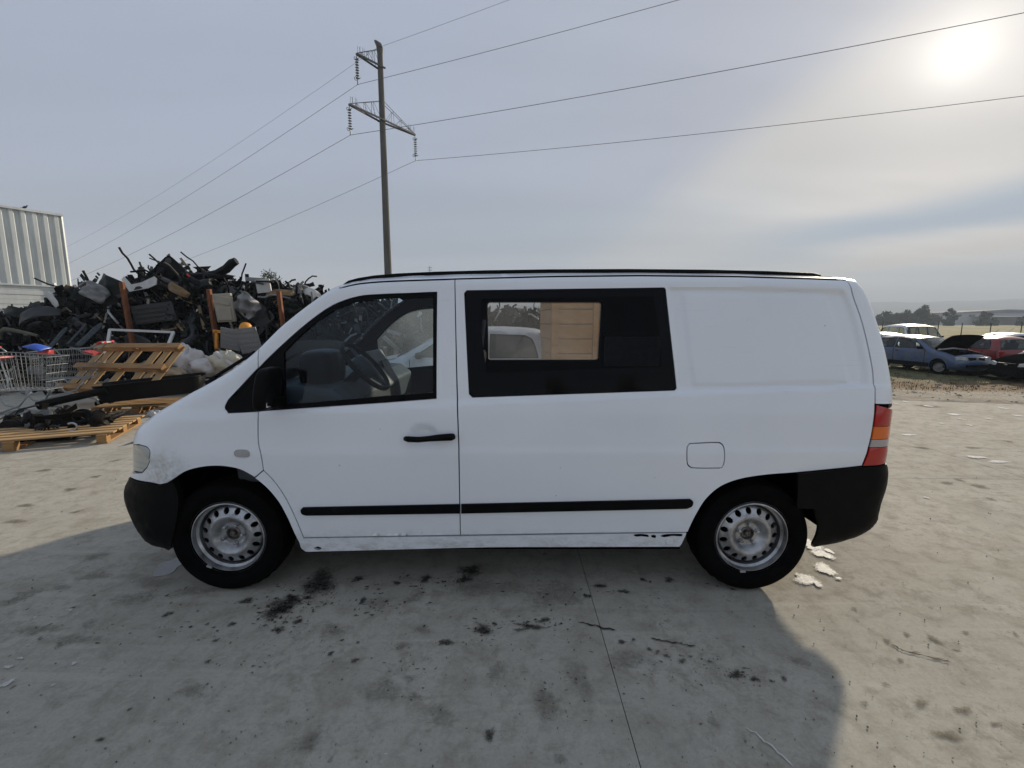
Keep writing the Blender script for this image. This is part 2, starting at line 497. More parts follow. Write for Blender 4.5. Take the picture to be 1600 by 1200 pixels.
M_STEEL = mat('worn_silver_wheel_paint', (.50, .51, .53), .36, metal=.8, var=.12, vscale=14, dirt=(.07, .06, .05), dirt_amt=.65, dscale=9, bmp=.05, bscale=90)
M_STEEL2 = mat('dull_hub_steel', (.22, .21, .20), .5, metal=.7, var=.25, vscale=30, dirt=(.11, .06, .035), dirt_amt=.7, dscale=25)
M_SILL = M_WHITE

YS = 2.38                    # near flank of the van
VW = 1.88                    # width
YC = YS + VW / 2
van = empty('panel_van', (-.1, YC, 0), 0, 'white panel van with black bumpers and bare steel wheels parked across the concrete yard', 'van')
VO = Vector((-.1, YC, 0))
ZT = [(.15, .05), (.27, .028), (.36, .012), (.50, .002), (.70, .0), (.835, .0), (.875, .006), (1.05, .020), (1.30, .050), (1.55, .090), (1.74, .125), (1.80, .145), (1.9, .16)]
def tumble(z): return np.interp(z, [a for a, _ in ZT], [b for _, b in ZT])
# side outline in photo pixels with (rounding length, rounding depth, bulge of the cap, cap tag)
OUT = [((262, 861), .22, .14, .10, 'b'), ((240, 857), .26, .16, .12, 'b'), ((222, 846), .30, .18, .14, 'b'), ((206, 825), .34, .2, .16, 'b'), ((193, 800), .36, .2, .18, 'b'), ((186, 778), .36, .2, .18, 'b'), ((186, 760), .36, .2, .18, 'b'), ((193, 748), .36, .2, .17, 'n'),
       ((197, 735), .34, .19, .16, 'n'), ((197, 712), .34, .19, .16, 'n'), ((198, 693), .34, .18, .14, 'n'), ((202, 678), .28, .16, .12, 'h'), ((213, 665), .20, .12, .10, 'h'), ((238, 647), .14, .09, .09, 'h'), ((267, 630), .11, .08, .08, 'h'), ((294, 615), .10, .07, .08, 'h'), ((328, 597), .09, .06, .08, 'h'), ((360, 578), .08, .06, .08, 'h'), ((384, 561), .07, .05, .08, 'w'),
       ((404, 544), .06, .04, .09, 'w'), ((436, 512), .05, .035, .09, 'w'), ((465, 488), .05, .035, .09, 'w'), ((493, 467), .05, .035, .08, 'w'), ((512, 454), .05, .04, .07, 'w'), ((530, 445), .06, .06, .06, 'r'), ((550, 439.5), .07, .09, .05, 'r'), ((580, 434.5), .07, .10, .04, 'r'), ((640, 430), .07, .10, .035, 'r'), ((720, 427.5), .07, .10, .03, 'r'), ((860, 425.5), .07, .10, .03, 'r'), ((1000, 425), .07, .10, .03, 'r'), ((1150, 426.5), .07, .10, .03, 'r'), ((1270, 430), .07, .10, .03, 'r'),
       ((1318, 432.5), .08, .09, .03, 'r'), ((1338, 436), .10, .09, .03, 't'), ((1352, 450), .11, .09, .03, 't'), ((1364, 475), .12, .09, .03, 't'), ((1376, 510), .12, .09, .03, 't'), ((1387, 550), .12, .09, .03, 't'), ((1395, 590), .12, .09, .03, 't'), ((1398, 615), .12, .09, .03, 't'), ((1397, 640), .12, .09, .03, 't'), ((1392, 680), .12, .09, .03, 't'), ((1386, 722), .12, .09, .03, 'c'),
       ((1389, 732), .12, .09, .05, 'c'), ((1387, 755), .12, .09, .05, 'c'), ((1378, 785), .12, .09, .04, 'c'), ((1374, 800), .12, .09, .05, 'c'), ((1373, 812), .12, .09, .05, 'c'), ((1357, 830), .12, .09, .04, 'c'), ((1322, 845), .10, .08, .02, 'c'), ((1272, 856), .08, .06, .0, 'c')]
def out_xz(o):
    px, py = o[0]; y = YS + .1
    for _ in range(5):
        p = onY(px, py, y); y = YS + float(tumble(p.z)) + o[2] * .55
    return (p.x, p.z)
OXZ = [out_xz(o) for o in OUT]
OPAR = [(o[1], o[2]) for o in OUT]
def belt(x): return 1.062 + (x + 1.5) * .0406
REC = {}
def inset(x, z):
    pts = np.stack([np.asarray(x, float), np.asarray(z, float)], 1)
    d, par = dist_poly(pts, OXZ, False, OPAR)
    # the lower sides are not rounded towards the open bottom edge
    rx, ry = par[:, 0], par[:, 1]
    q = np.clip(1 - d / np.maximum(rx, 1e-4), 0, 1)
    # outside the outline nothing more happens
    r = ry * (1 - np.sqrt(np.maximum(0, 1 - q * q)))
    zb = belt(pts[:, 0])
    s = tumble(pts[:, 1]) + .013 * smoothstep(-.009, .009, pts[:, 1] - zb) * (1 - smoothstep(.10, .0, d))
    for pl, dep, wd in REC.values():
        dd = dist_poly(pts, pl) * np.where(inside(pts, pl), 1, -1)
        s = s + dep * smoothstep(-wd, wd, dd)
    return s + r
def side(x, z): return YS + inset(x, z)
def S(px, py):
    y = YS + .05
    for _ in range(5):
        p = onY(px, py, y); y = float(side([p.x], [p.z])[0])
    return (p.x, p.z)
def SP(pts, closed=True, n=4):
    """photo pixels -> smooth outline on the flank in metres"""
    return spline([tuple(S(p[0], p[1])) + tuple(p[2:]) for p in pts], closed, n)
def orange(i, j, off=0.0):
    return [OXZ[k] for k in range(i, j + 1)]
REC['outer'] = (SP([(1046, 450.5, 1), (1150, 451, 1), (1318, 456, 1), (1330, 485), (1343, 530), (1352, 575), (1355, 604, 1), (1060, 611, 1)]), .016, .009)
REC['inner'] = (SP([(1066, 459, 1), (1288, 463, 1), (1303, 500), (1317, 560), (1323, 597, 1), (1084, 602, 1), (1076, 540)]), -.010, .007)

def pan(name, mat_, poly, holes=(), step=.03, push=0.0, rim=.02, gap=.0036, parent=van, both=True, extra=None, label=None):
    poly = offset(poly, gap) if gap else poly
    me = panel_mesh(name, mat_, side, poly, holes, step, push, rim, extra)
    for v in me.vertices: v.co -= VO
    out = [link_mesh(name, me, None, parent)]
    if both:
        o2 = link_mesh(name, me, None, parent); o2.scale = (1, -1, 1); out.append(o2)
    if label: out[0]['label'] = label
    return out
# --- key outlines (photo pixels on the near flank)
W_DOOR = [(357, 645, 1), (352, 637), (357, 625, 1), (402, 577, 1), (440, 541), (480, 506), (520, 478), (560, 464), (600, 460.5), (640, 459, 1), (682, 457, 1), (681, 622, 1), (600, 628, 1), (410, 641, 1)]
W_GLASS = [(444, 551, 1), (470, 524), (500, 499), (530, 481), (560, 471.5), (600, 467), (640, 465, 1), (677, 463, 1), (677, 613, 1), (600, 619, 1), (446, 633, 1)]
door_gap_front = [(404, 643, 1), (403.5, 690), (408, 712), (411.5, 735, 1)]
door_low = [(411.5, 735, 1), (425, 748), (440, 768), (455, 795), (467, 822), (474.5, 840, 1)]
arch_f = [(262, 755), (274, 747), (286, 739), (302, 733), (325, 729), (350, 729), (375, 734), (398, 746, 1)]
arch_f2 = [(398, 747, 1), (418, 764), (436, 786), (448, 808), (457, 828), (467, 848, 1), (470, 857), (478, 863, 1)]
def idx(px): return min(range(len(OUT)), key=lambda k: (OUT[k][0][0] - px[0]) ** 2 + (OUT[k][0][1] - px[1]) ** 2)
i_b = idx((193, 748)); i_a = idx((404, 544)); i_r = idx((530, 443)); i_e = idx((1318, 432.5)); i_tl0 = idx((1397, 640)); i_tl1 = idx((1386, 722))
def mix_poly(*parts):
    """parts are lists of pixels (open splines) or ('o', i, j) outline stretches"""
    out = []
    for p in parts:
        if p[0] == 'o':
            a, b = p[1], p[2]
            ks = range(a, b + 1) if b >= a else range(a, b - 1, -1)
            out += spline([OXZ[k] for k in ks], False, 3)
        else:
            out += SP(p, False)
    res = [out[0]]
    for q in out[1:]:
        if (q[0] - res[-1][0]) ** 2 + (q[1] - res[-1][1]) ** 2 > 4e-6: res.append(q)
    if (res[0][0] - res[-1][0]) ** 2 + (res[0][1] - res[-1][1]) ** 2 < 4e-6: res.pop()
    return res
HEAD = [(203, 692, 1), (216, 694.5), (228, 698), (233.5, 704), (233.5, 713), (230, 729), (222, 738, 1), (203, 738, 1)]
headl = mix_poly([(203, 692.5, 1), (216, 695), (228, 698), (233.5, 704), (233.5, 713), (230, 729), (222, 738.5, 1)], ('o', i_b + 1, i_b + 3))
SIGNAL = [(366, 708), (368, 703.5), (376, 702.5), (387, 703.5), (390, 708), (388.5, 713.5), (378, 714.5), (369, 713)]
fender = mix_poly(('o', i_b, i_b + 1), [(203, 738.5, 1), (222, 738.5, 1), (230, 729), (233.5, 713), (233.5, 704), (228, 698), (216, 695), (203, 692.5, 1)], ('o', i_b + 3, i_a), [(404.5, 548, 1), (404, 575, 1)], [(402, 577, 1), (357, 625, 1), (352, 637), (357, 645, 1), (404, 643, 1)], door_gap_front, list(reversed(arch_f)), [(250, 757.5), (237, 754.5), (207, 748, 1)])
WF = SP(W_DOOR)
pan('front_fender', M_WHITE, fender, [SP(SIGNAL)], .028)
door = mix_poly(door_low[::-1], door_gap_front[::-1], [(404, 643, 1), (410, 641.5, 1), (600, 628.5, 1), (681.5, 622.5, 1)], [(681.5, 622.5, 1), (682.5, 456.5, 1)], [(682.5, 456.5, 1), (640, 458.5), (600, 460), (560, 463.5), (520, 477.5), (480, 505.5), (440, 540.5), (404, 575.5, 1)], [(404.5, 548, 1), (404.4, 546, 1)], ('o', i_a, i_r), [(530, 450.5, 1), (560, 444), (600, 440.5), (650, 438.5), (711, 436.5, 1)], [(711, 436.5, 1), (714, 600, 1), (717, 700, 1), (719.5, 836, 1)])
M_SIG = mat('smoky_indicator_lens', (.36, .355, .35), .2, var=.1, coat=.5)
HANDLE_CUP = [(644, 676), (648, 670), (660, 667.5), (672, 668), (679, 672), (681, 680), (680, 690), (673, 697), (660, 699), (649, 696), (645, 688)]
REC['cup'] = (SP(HANDLE_CUP), .015, .012)
dparts = pan('front_door', M_WHITE, door, [], .02)
del REC['cup']
van_door = dparts[0]
pan('side_indicator', M_SIG, SP(SIGNAL), push=.006, step=.02, gap=.001)
# black window trim with the glass set in, the quarter triangle is solid black
gl = SP(W_GLASS)
pan('window_trim', M_TRIM, WF, [gl], .025, push=.004, gap=.0)
G_FRONT = glass_mat('door_glass', (.70, .80, .86), fog=.012, refl=.7)
G_FOG = glass_mat('fogged_door_glass', (.74, .80, .84), fog=.22, fogscale=1.1, refl=.5)
nearw, farw = pan('window_glass', G_FRONT, gl, step=.06, push=-.010, rim=0, gap=-.004)
farw.data = farw.data.copy(); farw.data.materials[0] = G_FOG
# side panel with the long tinted window and the fuel flap
W_MID = [(726, 456), (731, 453.2), (1034, 449.4), (1039.5, 453, 1), (1044, 490, 1), (1057, 607), (1053, 611, 1), (737, 621.5), (732, 617, 1)]
W_MID = [(725, 458, 1), (729, 453.4, 1), (1038, 449, 1), (1040.5, 452, 1), (1047, 512, 1), (1057.5, 607, 1), (1054.5, 610.5, 1), (738, 621.5, 1), (732.5, 616, 1)]
FLAP = [(1074.5, 700), (1078, 694, 1), (1123, 692.5), (1130, 699), (1131, 718), (1128, 729), (1120, 730.5), (1082, 730), (1075, 724)]
rear_gap = [(1322, 438, 1), (1333, 463), (1345, 497), (1356, 540), (1364, 585), (1367.5, 620), (1366, 652), (1360, 688), (1347, 728, 1)]
arch_r = [(1347, 728.5, 1), (1245, 738.5), (1200, 742), (1165, 747), (1140, 754), (1120, 764.5), (1101, 783), (1086, 808), (1076, 829), (1075, 831.5, 1)]
sidep = mix_poly([(711, 436.5, 1), (860, 432.5, 1), (1000, 431, 1), (1150, 432.5, 1), (1322, 438, 1)], rear_gap, arch_r, [(1075, 831.5, 1), (900, 833.5, 1), (719.5, 836, 1)], [(719.5, 836, 1), (717, 700, 1), (714, 600, 1), (711, 436.5, 1)])
wm = SP(W_MID); fl = SP(FLAP)
pan('sliding_side_panel', M_WHITE, sidep, [wm, offset(fl, -.0065)], .0125)
flap = pan('fuel_flap', M_WHITE, fl, step=.02, gap=.0, both=False)[0]
hol = SP([(752, 466, 1), (1022, 463, 1), (1032, 540, 1), (1034, 573, 1), (760, 583, 1), (752, 520, 1)])
pan('window_border', M_TRIM, offset(wm, .002), [hol], .03, push=-.0045, gap=0, rim=0, both=False)
G_MID = glass_mat('tinted_side_glass', (.60, .62, .66), fog=0, refl=.28, rough=.005)
pan('window_glass', G_MID, offset(wm, .004), step=.08, push=-.003, rim=0, gap=0, both=False)
redge = mix_poly([(530, 449.5, 1), (560, 442.6), (600, 439), (650, 437), (711, 435, 1)], [(711, 435, 1), (860, 431, 1), (1000, 429.5, 1), (1150, 431, 1), (1320, 436.2, 1)], ('o', i_e, i_r))
pan('roof_edge', M_WHITE, redge, step=.03, gap=.001)
# tail corner, tail lamp, sills, bumpers
tl = mix_poly([(1368, 632, 1), (1366, 650), (1359.5, 690), (1347, 728, 1)], [(1347, 728, 1), (1381, 724, 1)], ('o', i_tl1, i_tl0))
corner = mix_poly([(1322, 438, 1)], ('o', i_e, i_tl0), [(1394, 631, 1), (1368, 631.5, 1)], rear_gap[::-1][3:])
pan('rear_corner_panel', M_WHITE, corner, step=.012)
def lens(name, col):
    if name in MATS: return MATS[name]
    m, nt, b = nodes_of(name); MATS[name] = m
    w = nt.nodes.new('ShaderNodeTexWave'); w.wave_type = 'BANDS'; w.bands_direction = 'Z'; w.inputs['Scale'].default_value = 60
    tcn = nt.nodes.new('ShaderNodeTexCoord'); nt.links.new(tcn.outputs['Object'], w.inputs['Vector'])
    nt.links.new(mixc(nt, w.outputs['Fac'], tuple(c * .8 for c in col), col), b.inputs['Base Color'])
    b.inputs['Roughness'].default_value = .12; b.inputs['Coat Weight'].default_value = .6
    b.inputs['Subsurface Weight'].default_value = .3; b.inputs['Subsurface Radius'].default_value = (.03, .01, .005); b.inputs['Subsurface Scale'].default_value = .5
    return m
L_RED, L_ORA, L_CLR = lens('red_lamp_lens', (.48, .012, .010)), lens('orange_lamp_lens', (.85, .17, .015)), lens('clear_lamp_lens', (.50, .44, .42))
tla = np.array(tl)
zb_ = [S(1380, y)[1] for y in (632, 666, 686, 698, 725)]
def clip_z(poly, z0, z1):
    def cl(p, zc, keep):
        o = []
        for i in range(len(p)):
            a, b = p[i], p[(i + 1) % len(p)]; ka, kb = keep(a[1], zc), keep(b[1], zc)
            if ka: o.append(a)
            if ka != kb:
                t = (zc - a[1]) / (b[1] - a[1]); o.append((a[0] + (b[0] - a[0]) * t, zc))
        return o
    p = cl(poly, z0, lambda z, c: z >= c)
    return cl(p, z1, lambda z, c: z <= c)
tlp = [p for p in offset(tl, .004)]
black_edge = pan('tail_lamp_surround', M_BLK, tl, step=.03, push=-.004)
for nm, mt, a, b_ in (('red_lens', L_RED, zb_[1], 9), ('orange_lens', L_ORA, zb_[2], zb_[1]), ('clear_lens', L_CLR, zb_[3], zb_[2]), ('red_lens', L_RED, 0, zb_[3])):
    q = clip_z([(x, z) for x, z in tlp], a + .0015, b_ - .0015)
    q = [p for k, p in enumerate(q) if (p[0] - q[k - 1][0]) ** 2 + (p[1] - q[k - 1][1]) ** 2 > 1e-6]
    for o_, par in zip(pan(nm, mt, q, step=.02, push=.006, gap=.0, rim=.012), black_edge): o_.parent = par; o_.scale = (1, 1, 1)
sill = mix_poly(arch_f2, [(478, 863, 1), (600, 860), (760, 856), (900, 855.5), (1062, 855, 1)], [(1066, 850, 1), (1073.5, 832.5, 1)], [(1073.5, 832.5, 1), (900, 834.5, 1), (719.5, 837.2, 1), (474, 841, 1)], door_low[::-1], [(411.5, 735, 1), (398, 747, 1)])
pan('sill', M_SILL, sill, [SP([(490, 857), (496, 854), (503, 857), (497, 860)], True, 3)], step=.022)
bf = mix_poly([(207, 748.5, 1), (237, 755), (250, 758), (262, 755.5), (272, 750, 1), (281, 772), (280, 800), (274, 830), (270, 850, 1), (268, 857, 1)], ('o', 0, i_b))
pan('front_bumper', M_BLK, bf, step=.03, push=.014, rim=.04, gap=0)
br = mix_poly([(1347, 729, 1), (1245, 739, 1), (1243, 793, 1), (1270, 794, 1), (1276, 820), (1273, 836), (1267, 848, 1)], ('o', len(OUT) - 1, i_tl1))
pan('rear_bumper', M_BLK, br, step=.03, push=.014, rim=.015, gap=0)
pan('headlamp', mat('hazed_headlamp_glass', (.40, .42, .40), .18, var=.12, vscale=3, coat=.8, stretch=(1, 1, 25)), headl, step=.02, push=-.003, rim=.02)
# body moulding in two pieces
for pl in ([(471, 796), (474, 792.2, 1), (718, 787.2, 1), (718, 801.2, 1), (480, 804.5, 1), (473, 802)], [(721, 787, 1), (1078, 779.3, 1), (1082, 783), (1080, 790), (1072, 793.8, 1), (721, 801.2, 1)]):
    pan('side_moulding', M_BLK, SP(pl), step=.03, push=.012, rim=.016, gap=0)
# inner frame behind the panels: lining of the cabin and dark ground of the gaps
arch_c = [(-1.626, .33), (1.374, .335)]
def circ(cx, cz, r, n=40): return [(cx + r * math.cos(2 * math.pi * i / n), cz + r * math.sin(2 * math.pi * i / n)) for i in range(n)]
o_in = offset(spline(OXZ[i_b - 3:], False, 2) + [(1.0, .30), (-1.3, .30), (-1.9, .45)], .02)
FARW = None
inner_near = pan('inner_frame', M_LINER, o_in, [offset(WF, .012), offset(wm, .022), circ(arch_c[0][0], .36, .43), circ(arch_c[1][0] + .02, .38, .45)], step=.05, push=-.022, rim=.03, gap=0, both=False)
far_win = [(x, z) for x, z in ((-.055, 1.285), (.535, 1.285), (.535, 1.575), (-.055, 1.575))]
# where the far window must stand so that it shows through the near one
yf = YS + VW - .07
a_, b_ = onY(764, 561, yf), onY(936, 474, yf)
far_win = [(a_.x, a_.z), (b_.x, a_.z), (b_.x, b_.z), (a_.x, b_.z)]
def rrect(x0, z0, x1, z1, r, n=4):
    o = []
    for cx, cz, a0 in ((x1 - r, z1 - r, 0), (x0 + r, z1 - r, 90), (x0 + r, z0 + r, 180), (x1 - r, z0 + r, 270)):
        o += [(cx + r * math.cos(R(a0 + 90 * k / n)), cz + r * math.sin(R(a0 + 90 * k / n))) for k in range(n + 1)]
    return o
b_far_top = b_.z
fwp = rrect(a_.x, a_.z, b_.x, b_.z, .02)
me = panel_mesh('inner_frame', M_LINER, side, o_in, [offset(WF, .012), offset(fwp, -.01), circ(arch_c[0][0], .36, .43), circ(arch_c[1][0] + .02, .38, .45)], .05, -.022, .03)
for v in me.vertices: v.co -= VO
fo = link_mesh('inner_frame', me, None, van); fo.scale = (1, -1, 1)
# swap the far side panel for one with the small framed window
for o in list(van.children):
    if o.name.startswith('sliding_side_panel') and o.scale.y < 0:
        me = panel_mesh('sliding_side_panel', M_WHITE, side, offset(sidep, .003), [offset(fwp, -.012)], .03)
        for v in me.vertices: v.co -= VO
        o.data = me
M_ALU = mat('brushed_window_frame', (.35, .37, .38), .35, metal=.8, var=.1)
G_FAR = glass_mat('fogged_sliding_glass', (.94, .92, .88), fog=.20, fogscale=1.0, refl=.3, fogcol=(.8, .82, .82))
for nm, mt, pl, hs, pu in (('far_window_frame', M_ALU, offset(fwp, -.022), [offset(fwp, -.004)], .006), ('far_window_rubber', M_TRIM, offset(fwp, -.03), [offset(fwp, -.018)], .004), ('far_window_glass', G_FAR, offset(fwp, -.006), [], -.01)):
    me = panel_mesh(nm, mt, side, pl, hs, .05, pu, .03 if 'frame' in nm else .0)
    for v in me.vertices: v.co -= VO
    link_mesh(nm, me, None, van).scale = (1, -1, 1)

# --- caps: surfaces across the van between the two side outlines
def caps(tagname, name, mt, i0, i1, nx=14, inner=0.0, holes=None, parent=van):
    ks = list(range(i0, i1 + 1))
    dense = spline([OXZ[k] for k in ks], False, 3)
    par = [(OUT[k][3],) for k in ks]
    bul = np.interp(np.linspace(0, 1, len(dense)), np.linspace(0, 1, len(ks)), [p[0] for p in par])
    d = np.array(dense); t = np.gradient(d, axis=0); t /= np.linalg.norm(t, axis=1, keepdims=True) + 1e-9
    nrm = np.stack([-t[:, 1], t[:, 0]], 1)          # outwards: outline runs clockwise seen from the camera
    ye = side(d[:, 0], d[:, 1])
    mb = MB()
    def fn(u, v):
        i = int(round(u * (len(dense) - 1)))
        s_ = math.sin((v - .5) * math.pi)            # denser towards the edges
        y = YC + (ye[i] - YC) * -s_
        k = bul[i] * (1 - abs(s_) ** 2.2) - inner
        return Vector((d[i, 0] + nrm[i, 0] * k, y, d[i, 1] + nrm[i, 1] * k)) - VO
    mb.grid(fn, len(dense) - 1, nx)
    return mb.build(name, mt, parent, True)
def seg(t):
    ks = [i for i, o in enumerate(OUT) if o[4] == t]; return ks[0], min(ks[-1] + 1, len(OUT) - 1)
G_WIND = glass_mat('windscreen_glass', (.74, .86, .92), fog=.01, refl=.6)
caps('b', 'bumper_front', M_BLK, *seg('b'))
caps('n', 'grille_panel', M_WHITE, *seg('n'))
caps('h', 'bonnet', M_WHITE, *seg('h'))
caps('w', 'windscreen', G_WIND, *seg('w'))
caps('r', 'roof', M_WHITE, *seg('r'))
M_HEAD = mat('sky_reflection_headlining', (.012, .018, .055), .9, var=.2, spec=.05)  # navy tint paints in the sky reflected by the side glass
caps('r', 'headliner', M_HEAD, *seg('r'), inner=.035)
caps('t', 'tailgate', M_WHITE, *seg('t'))
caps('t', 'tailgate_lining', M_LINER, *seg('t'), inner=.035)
caps('c', 'bumper_rear', M_BLK, seg('c')[0], len(OUT) - 4)
# floor and underside; wide box lowered, centre box added to shade the ground
def vb(*pts): return [Vector(p) - VO for p in pts]
mb = MB(); mb.box(Vector((.0, YC, .40)) - VO, (3.9, VW - .5, .05)); mb.box(Vector((-.12, YC, .325)) - VO, (2.2, VW - .16, .18), None, 1.0); mb.box(Vector((-.1, YC, .27)) - VO, (3.0, 1.1, .18))
mb.tube(vb((-1.9, YC + .35, .28), (.8, YC + .35, .27), (1.3, YC + .45, .36), (2.0, YC + .4, .3)), .035, 10)
mb.box(Vector((1.374, YC, .34)) - VO, (.12, 1.4, .12)); mb.box(Vector((-1.626, YC, .34)) - VO, (.14, 1.4, .12))
mb.build('underbody', M_DARK, van)
for cx in (arch_c[0][0], arch_c[1][0] + .01):       # wheel housings
    for sg in (-1, 1):
        mb = MB()
        rr = .43
        m_ = Matrix.Translation(Vector((cx, YC + sg * (VW / 2 - .03), .35)) - VO) @ Matrix.Rotation(sg * R(90), 4, 'X')
        mb.lathe([(rr, 0.0), (rr, .38), (.05, .40)], 24, m_, *((0, math.pi) if sg > 0 else (math.pi, 2 * math.pi)))
        mb.build('wheel_housing', M_DARK, van, True)

# --- wheels
def make_wheel():
    """axis along local -y towards the viewer; radius .327"""
    rt = empty('wheel'); 
    rotm = Matrix.Rotation(R(90), 4, 'X')            # local z of the lathe -> -y
    mb = MB(); n = 72
    prof = [(.205, -.17), (.235, -.185), (.285, -.192), (.310, -.178), (.322, -.15), (.327, -.10), (.327, -.02), (.323, .0), (.312, .022), (.285, .036), (.25, .034), (.222, .022), (.207, .008)]
    def wob(i, q):
        if 4 <= q <= 7: return 1.0 if (i % 2) else .985
        return 1.0
    mb.lathe(prof, n, rotm, wob=wob)
    mb.build('tyre', M_RUBBER, rt, True, 35)
    mb = MB()
    mb.lathe([(.213, .020), (.2155, .016), (.2155, .008), (.209, .006), (.205, .016), (.199, .018), (.197, .006), (.196, -.012), (.190, -.018), (.184, -.022), (.181, -.065), (.182, -.11), (.2, -.17)], 72, rotm)
    rim = mb.build('rim', M_STEEL, rt, True, 40)
    # pressed disc with oval vents
    holes = []
    for k in range(15):
        a = 2 * math.pi * (k + .2) / 15; hp = []
        for j in range(14):
            b_ = 2 * math.pi * j / 14; rr = .1480 + .0190 * math.cos(b_); tt = .0160 * math.sin(b_)
            hp.append((rr * math.cos(a) - tt * math.sin(a), rr * math.sin(a) + tt * math.cos(a)))
        holes.append(hp)
    pv, fs = tri_region(circ(0, 0, .179, 90), holes + [circ(0, 0, .033, 24)], .0075)
    r = np.linalg.norm(pv, axis=1)
    h = np.interp(r, [.033, .066, .074, .088, .105, .120, .130, .166, .172, .179], [-.040, -.040, -.034, -.017, -.002, -.002, -.010, -.026, -.036, -.062])
    v3 = [tuple(rotm @ Vector((pv[i, 0], pv[i, 1], h[i]))) for i in range(len(pv))]
    F = []
    for f in fs:
        a, b_, c = pv[f[0]], pv[f[1]], pv[f[2]]
        F.append(tuple(f) if (b_[0] - a[0]) * (c[1] - a[1]) - (b_[1] - a[1]) * (c[0] - a[0]) > 0 else tuple(reversed(f)))
    cnt = {(f[i], f[(i + 1) % 3]) for f in F for i in range(3)}
    be = [e for e in cnt if (e[1], e[0]) not in cnt]; mp = {}
    for a, b_ in be:
        for q in (a, b_):
            if q not in mp: mp[q] = len(v3); v3.append((v3[q][0], v3[q][1] + .010, v3[q][2]))
    F += [(b_, a, mp[a], mp[b_]) for a, b_ in be]
    m2 = MB(); m2.v = v3; m2.f = F
    disc = m2.build('wheel_disc', M_STEEL, rt, True, 40)
    mb = MB(); mb.lathe([(0, -.10), (.18, -.10), (.18, -.09), (0, -.09)], 32, rotm); mb.build('brake_drum', M_DARK, rt)
    mb = MB(); mb.lathe([(.040, -.05), (.040, -.036), (.034, -.030), (.031, -.036), (.030, -.05), (0, -.05)], 24, rotm); mb.lathe([(.017, -.05), (.017, -.030), (.011, -.022), (.007, -.022), (.006, -.028), (0, -.028)], 6, rotm)
    mb.build('hub_cap', M_STEEL2, rt, True, 30)
    for k in range(5):
        a = 2 * math.pi * (k + .3) / 5
        mb = MB(); m_ = rotm @ Matrix.Translation((.056 * math.cos(a), .056 * math.sin(a), 0))
        mb.lathe([(.013, -.039), (.0125, -.030), (.0095, -.030), (.0095, -.017), (.006, -.015), (0, -.015)], 6, m_)
        mb.build('wheel_bolt', M_STEEL, rt, True, 30)
    mb = MB()
    mb.box(rotm @ Vector((-.02, -.208, .017)), (.03, .012, .012), (0, R(-6), 0)); mb.build('balance_weight', mat('grey_lead_weight', (.45, .46, .48), .5, metal=.6), rt)
    return rt
w0 = make_wheel()
def place_wheel(w, x, sg, spin, z=.327, steer=0.0):
    w.parent = van
    w.location = Vector((x, YC + sg * (VW / 2 - .055), z)) - VO
    w.rotation_euler = (0, spin if sg < 0 else -spin, (0 if sg < 0 else math.pi) + steer)
spots = [(arch_c[0][0], -1, .5, R(2)), (arch_c[1][0], -1, .1, 0), (arch_c[0][0], 1, .2, R(2)), (arch_c[1][0], 1, .8, 0)]
for i, (x, sg, sp_, st) in enumerate(spots):
    place_wheel(w0 if i == 0 else copy_tree(w0), x, sg, sp_, steer=st)

# --- door handle, mirrors, rails, washer jets, wipers
def P3(px, py, push=0.0):
    x, z = S(px, py); return Vector((x, float(side([x], [z])[0]) - push, z))
hd = [P3(634, 684, .018), P3(640, 684, .03), P3(656, 684.4, .034), P3(672, 683, .034), P3(684, 682, .03), P3(706, 681, .026), P3(709, 681, .014)]
mb = MB(); mb.tube([p - VO for p in hd], [.013, .016, .0155, .0155, .018, .020, .017], 10)
h_ = mb.build('door_handle', M_BLK, van, True)
ho = copy_tree(h_, van); ho.scale = (1, -1, 1)
def mirror_unit(sg):
    rt = MB()
    c = Vector((onY(419, 607, YS - .07).x, VW / 2 + .075, onY(419, 607, YS - .07).z))
    def fn(u, v):
        a = (u - .5) * 2 * math.pi; b_ = (v - .5) * math.pi
        ex = .42
        def sp(x): return math.copysign(abs(x) ** ex, x)
        x = .040 * sp(math.cos(a)) * sp(math.cos(b_)); y = .085 * sp(math.sin(a)) * sp(math.cos(b_)); z = .112 * sp(math.sin(b_))
        x *= 1.0 - .25 * (z / .112) ** 2 if x < 0 else 1
        return Vector((x + .02 * (z / .112), y, z)) + Vector((c.x, 0, c.z)) - Vector((VO.x, 0, 0)) + Vector((0, sg * c.y, 0))
    rt.grid(fn, 40, 24)
    rt.bar((c.x - VO.x + .01, sg * (VW / 2 - .02), c.z - .085), (c.x - VO.x + .01, sg * (VW / 2 + .08), c.z - .075), .05, .05)
    o = rt.build('door_mirror', M_BLK, van, True, 60)
    g = MB(); g.box((c.x - VO.x + .028, sg * c.y, c.z), (.004, .13, .18), (0, R(4), 0))
    gm, nt, b = nodes_of('mirror_glass_%d' % sg); b.inputs['Metallic'].default_value = 1; b.inputs['Roughness'].default_value = .03
    nt.links.new(ramp(nt, noise(nt, 5), [(.3, (.75, .77, .78)), (.7, (.82, .83, .84))]), b.inputs['Base Color'])
    g.build('mirror_glass', gm, o, bevel=.01)
mirror_unit(-1); mirror_unit(1)
rail_px = [(537, 444.5), (545, 440), (560, 436), (585, 432), (620, 429), (680, 426.2), (760, 424), (860, 422.5), (980, 422), (1100, 423), (1200, 425.2), (1270, 428.2), (1281, 430)]
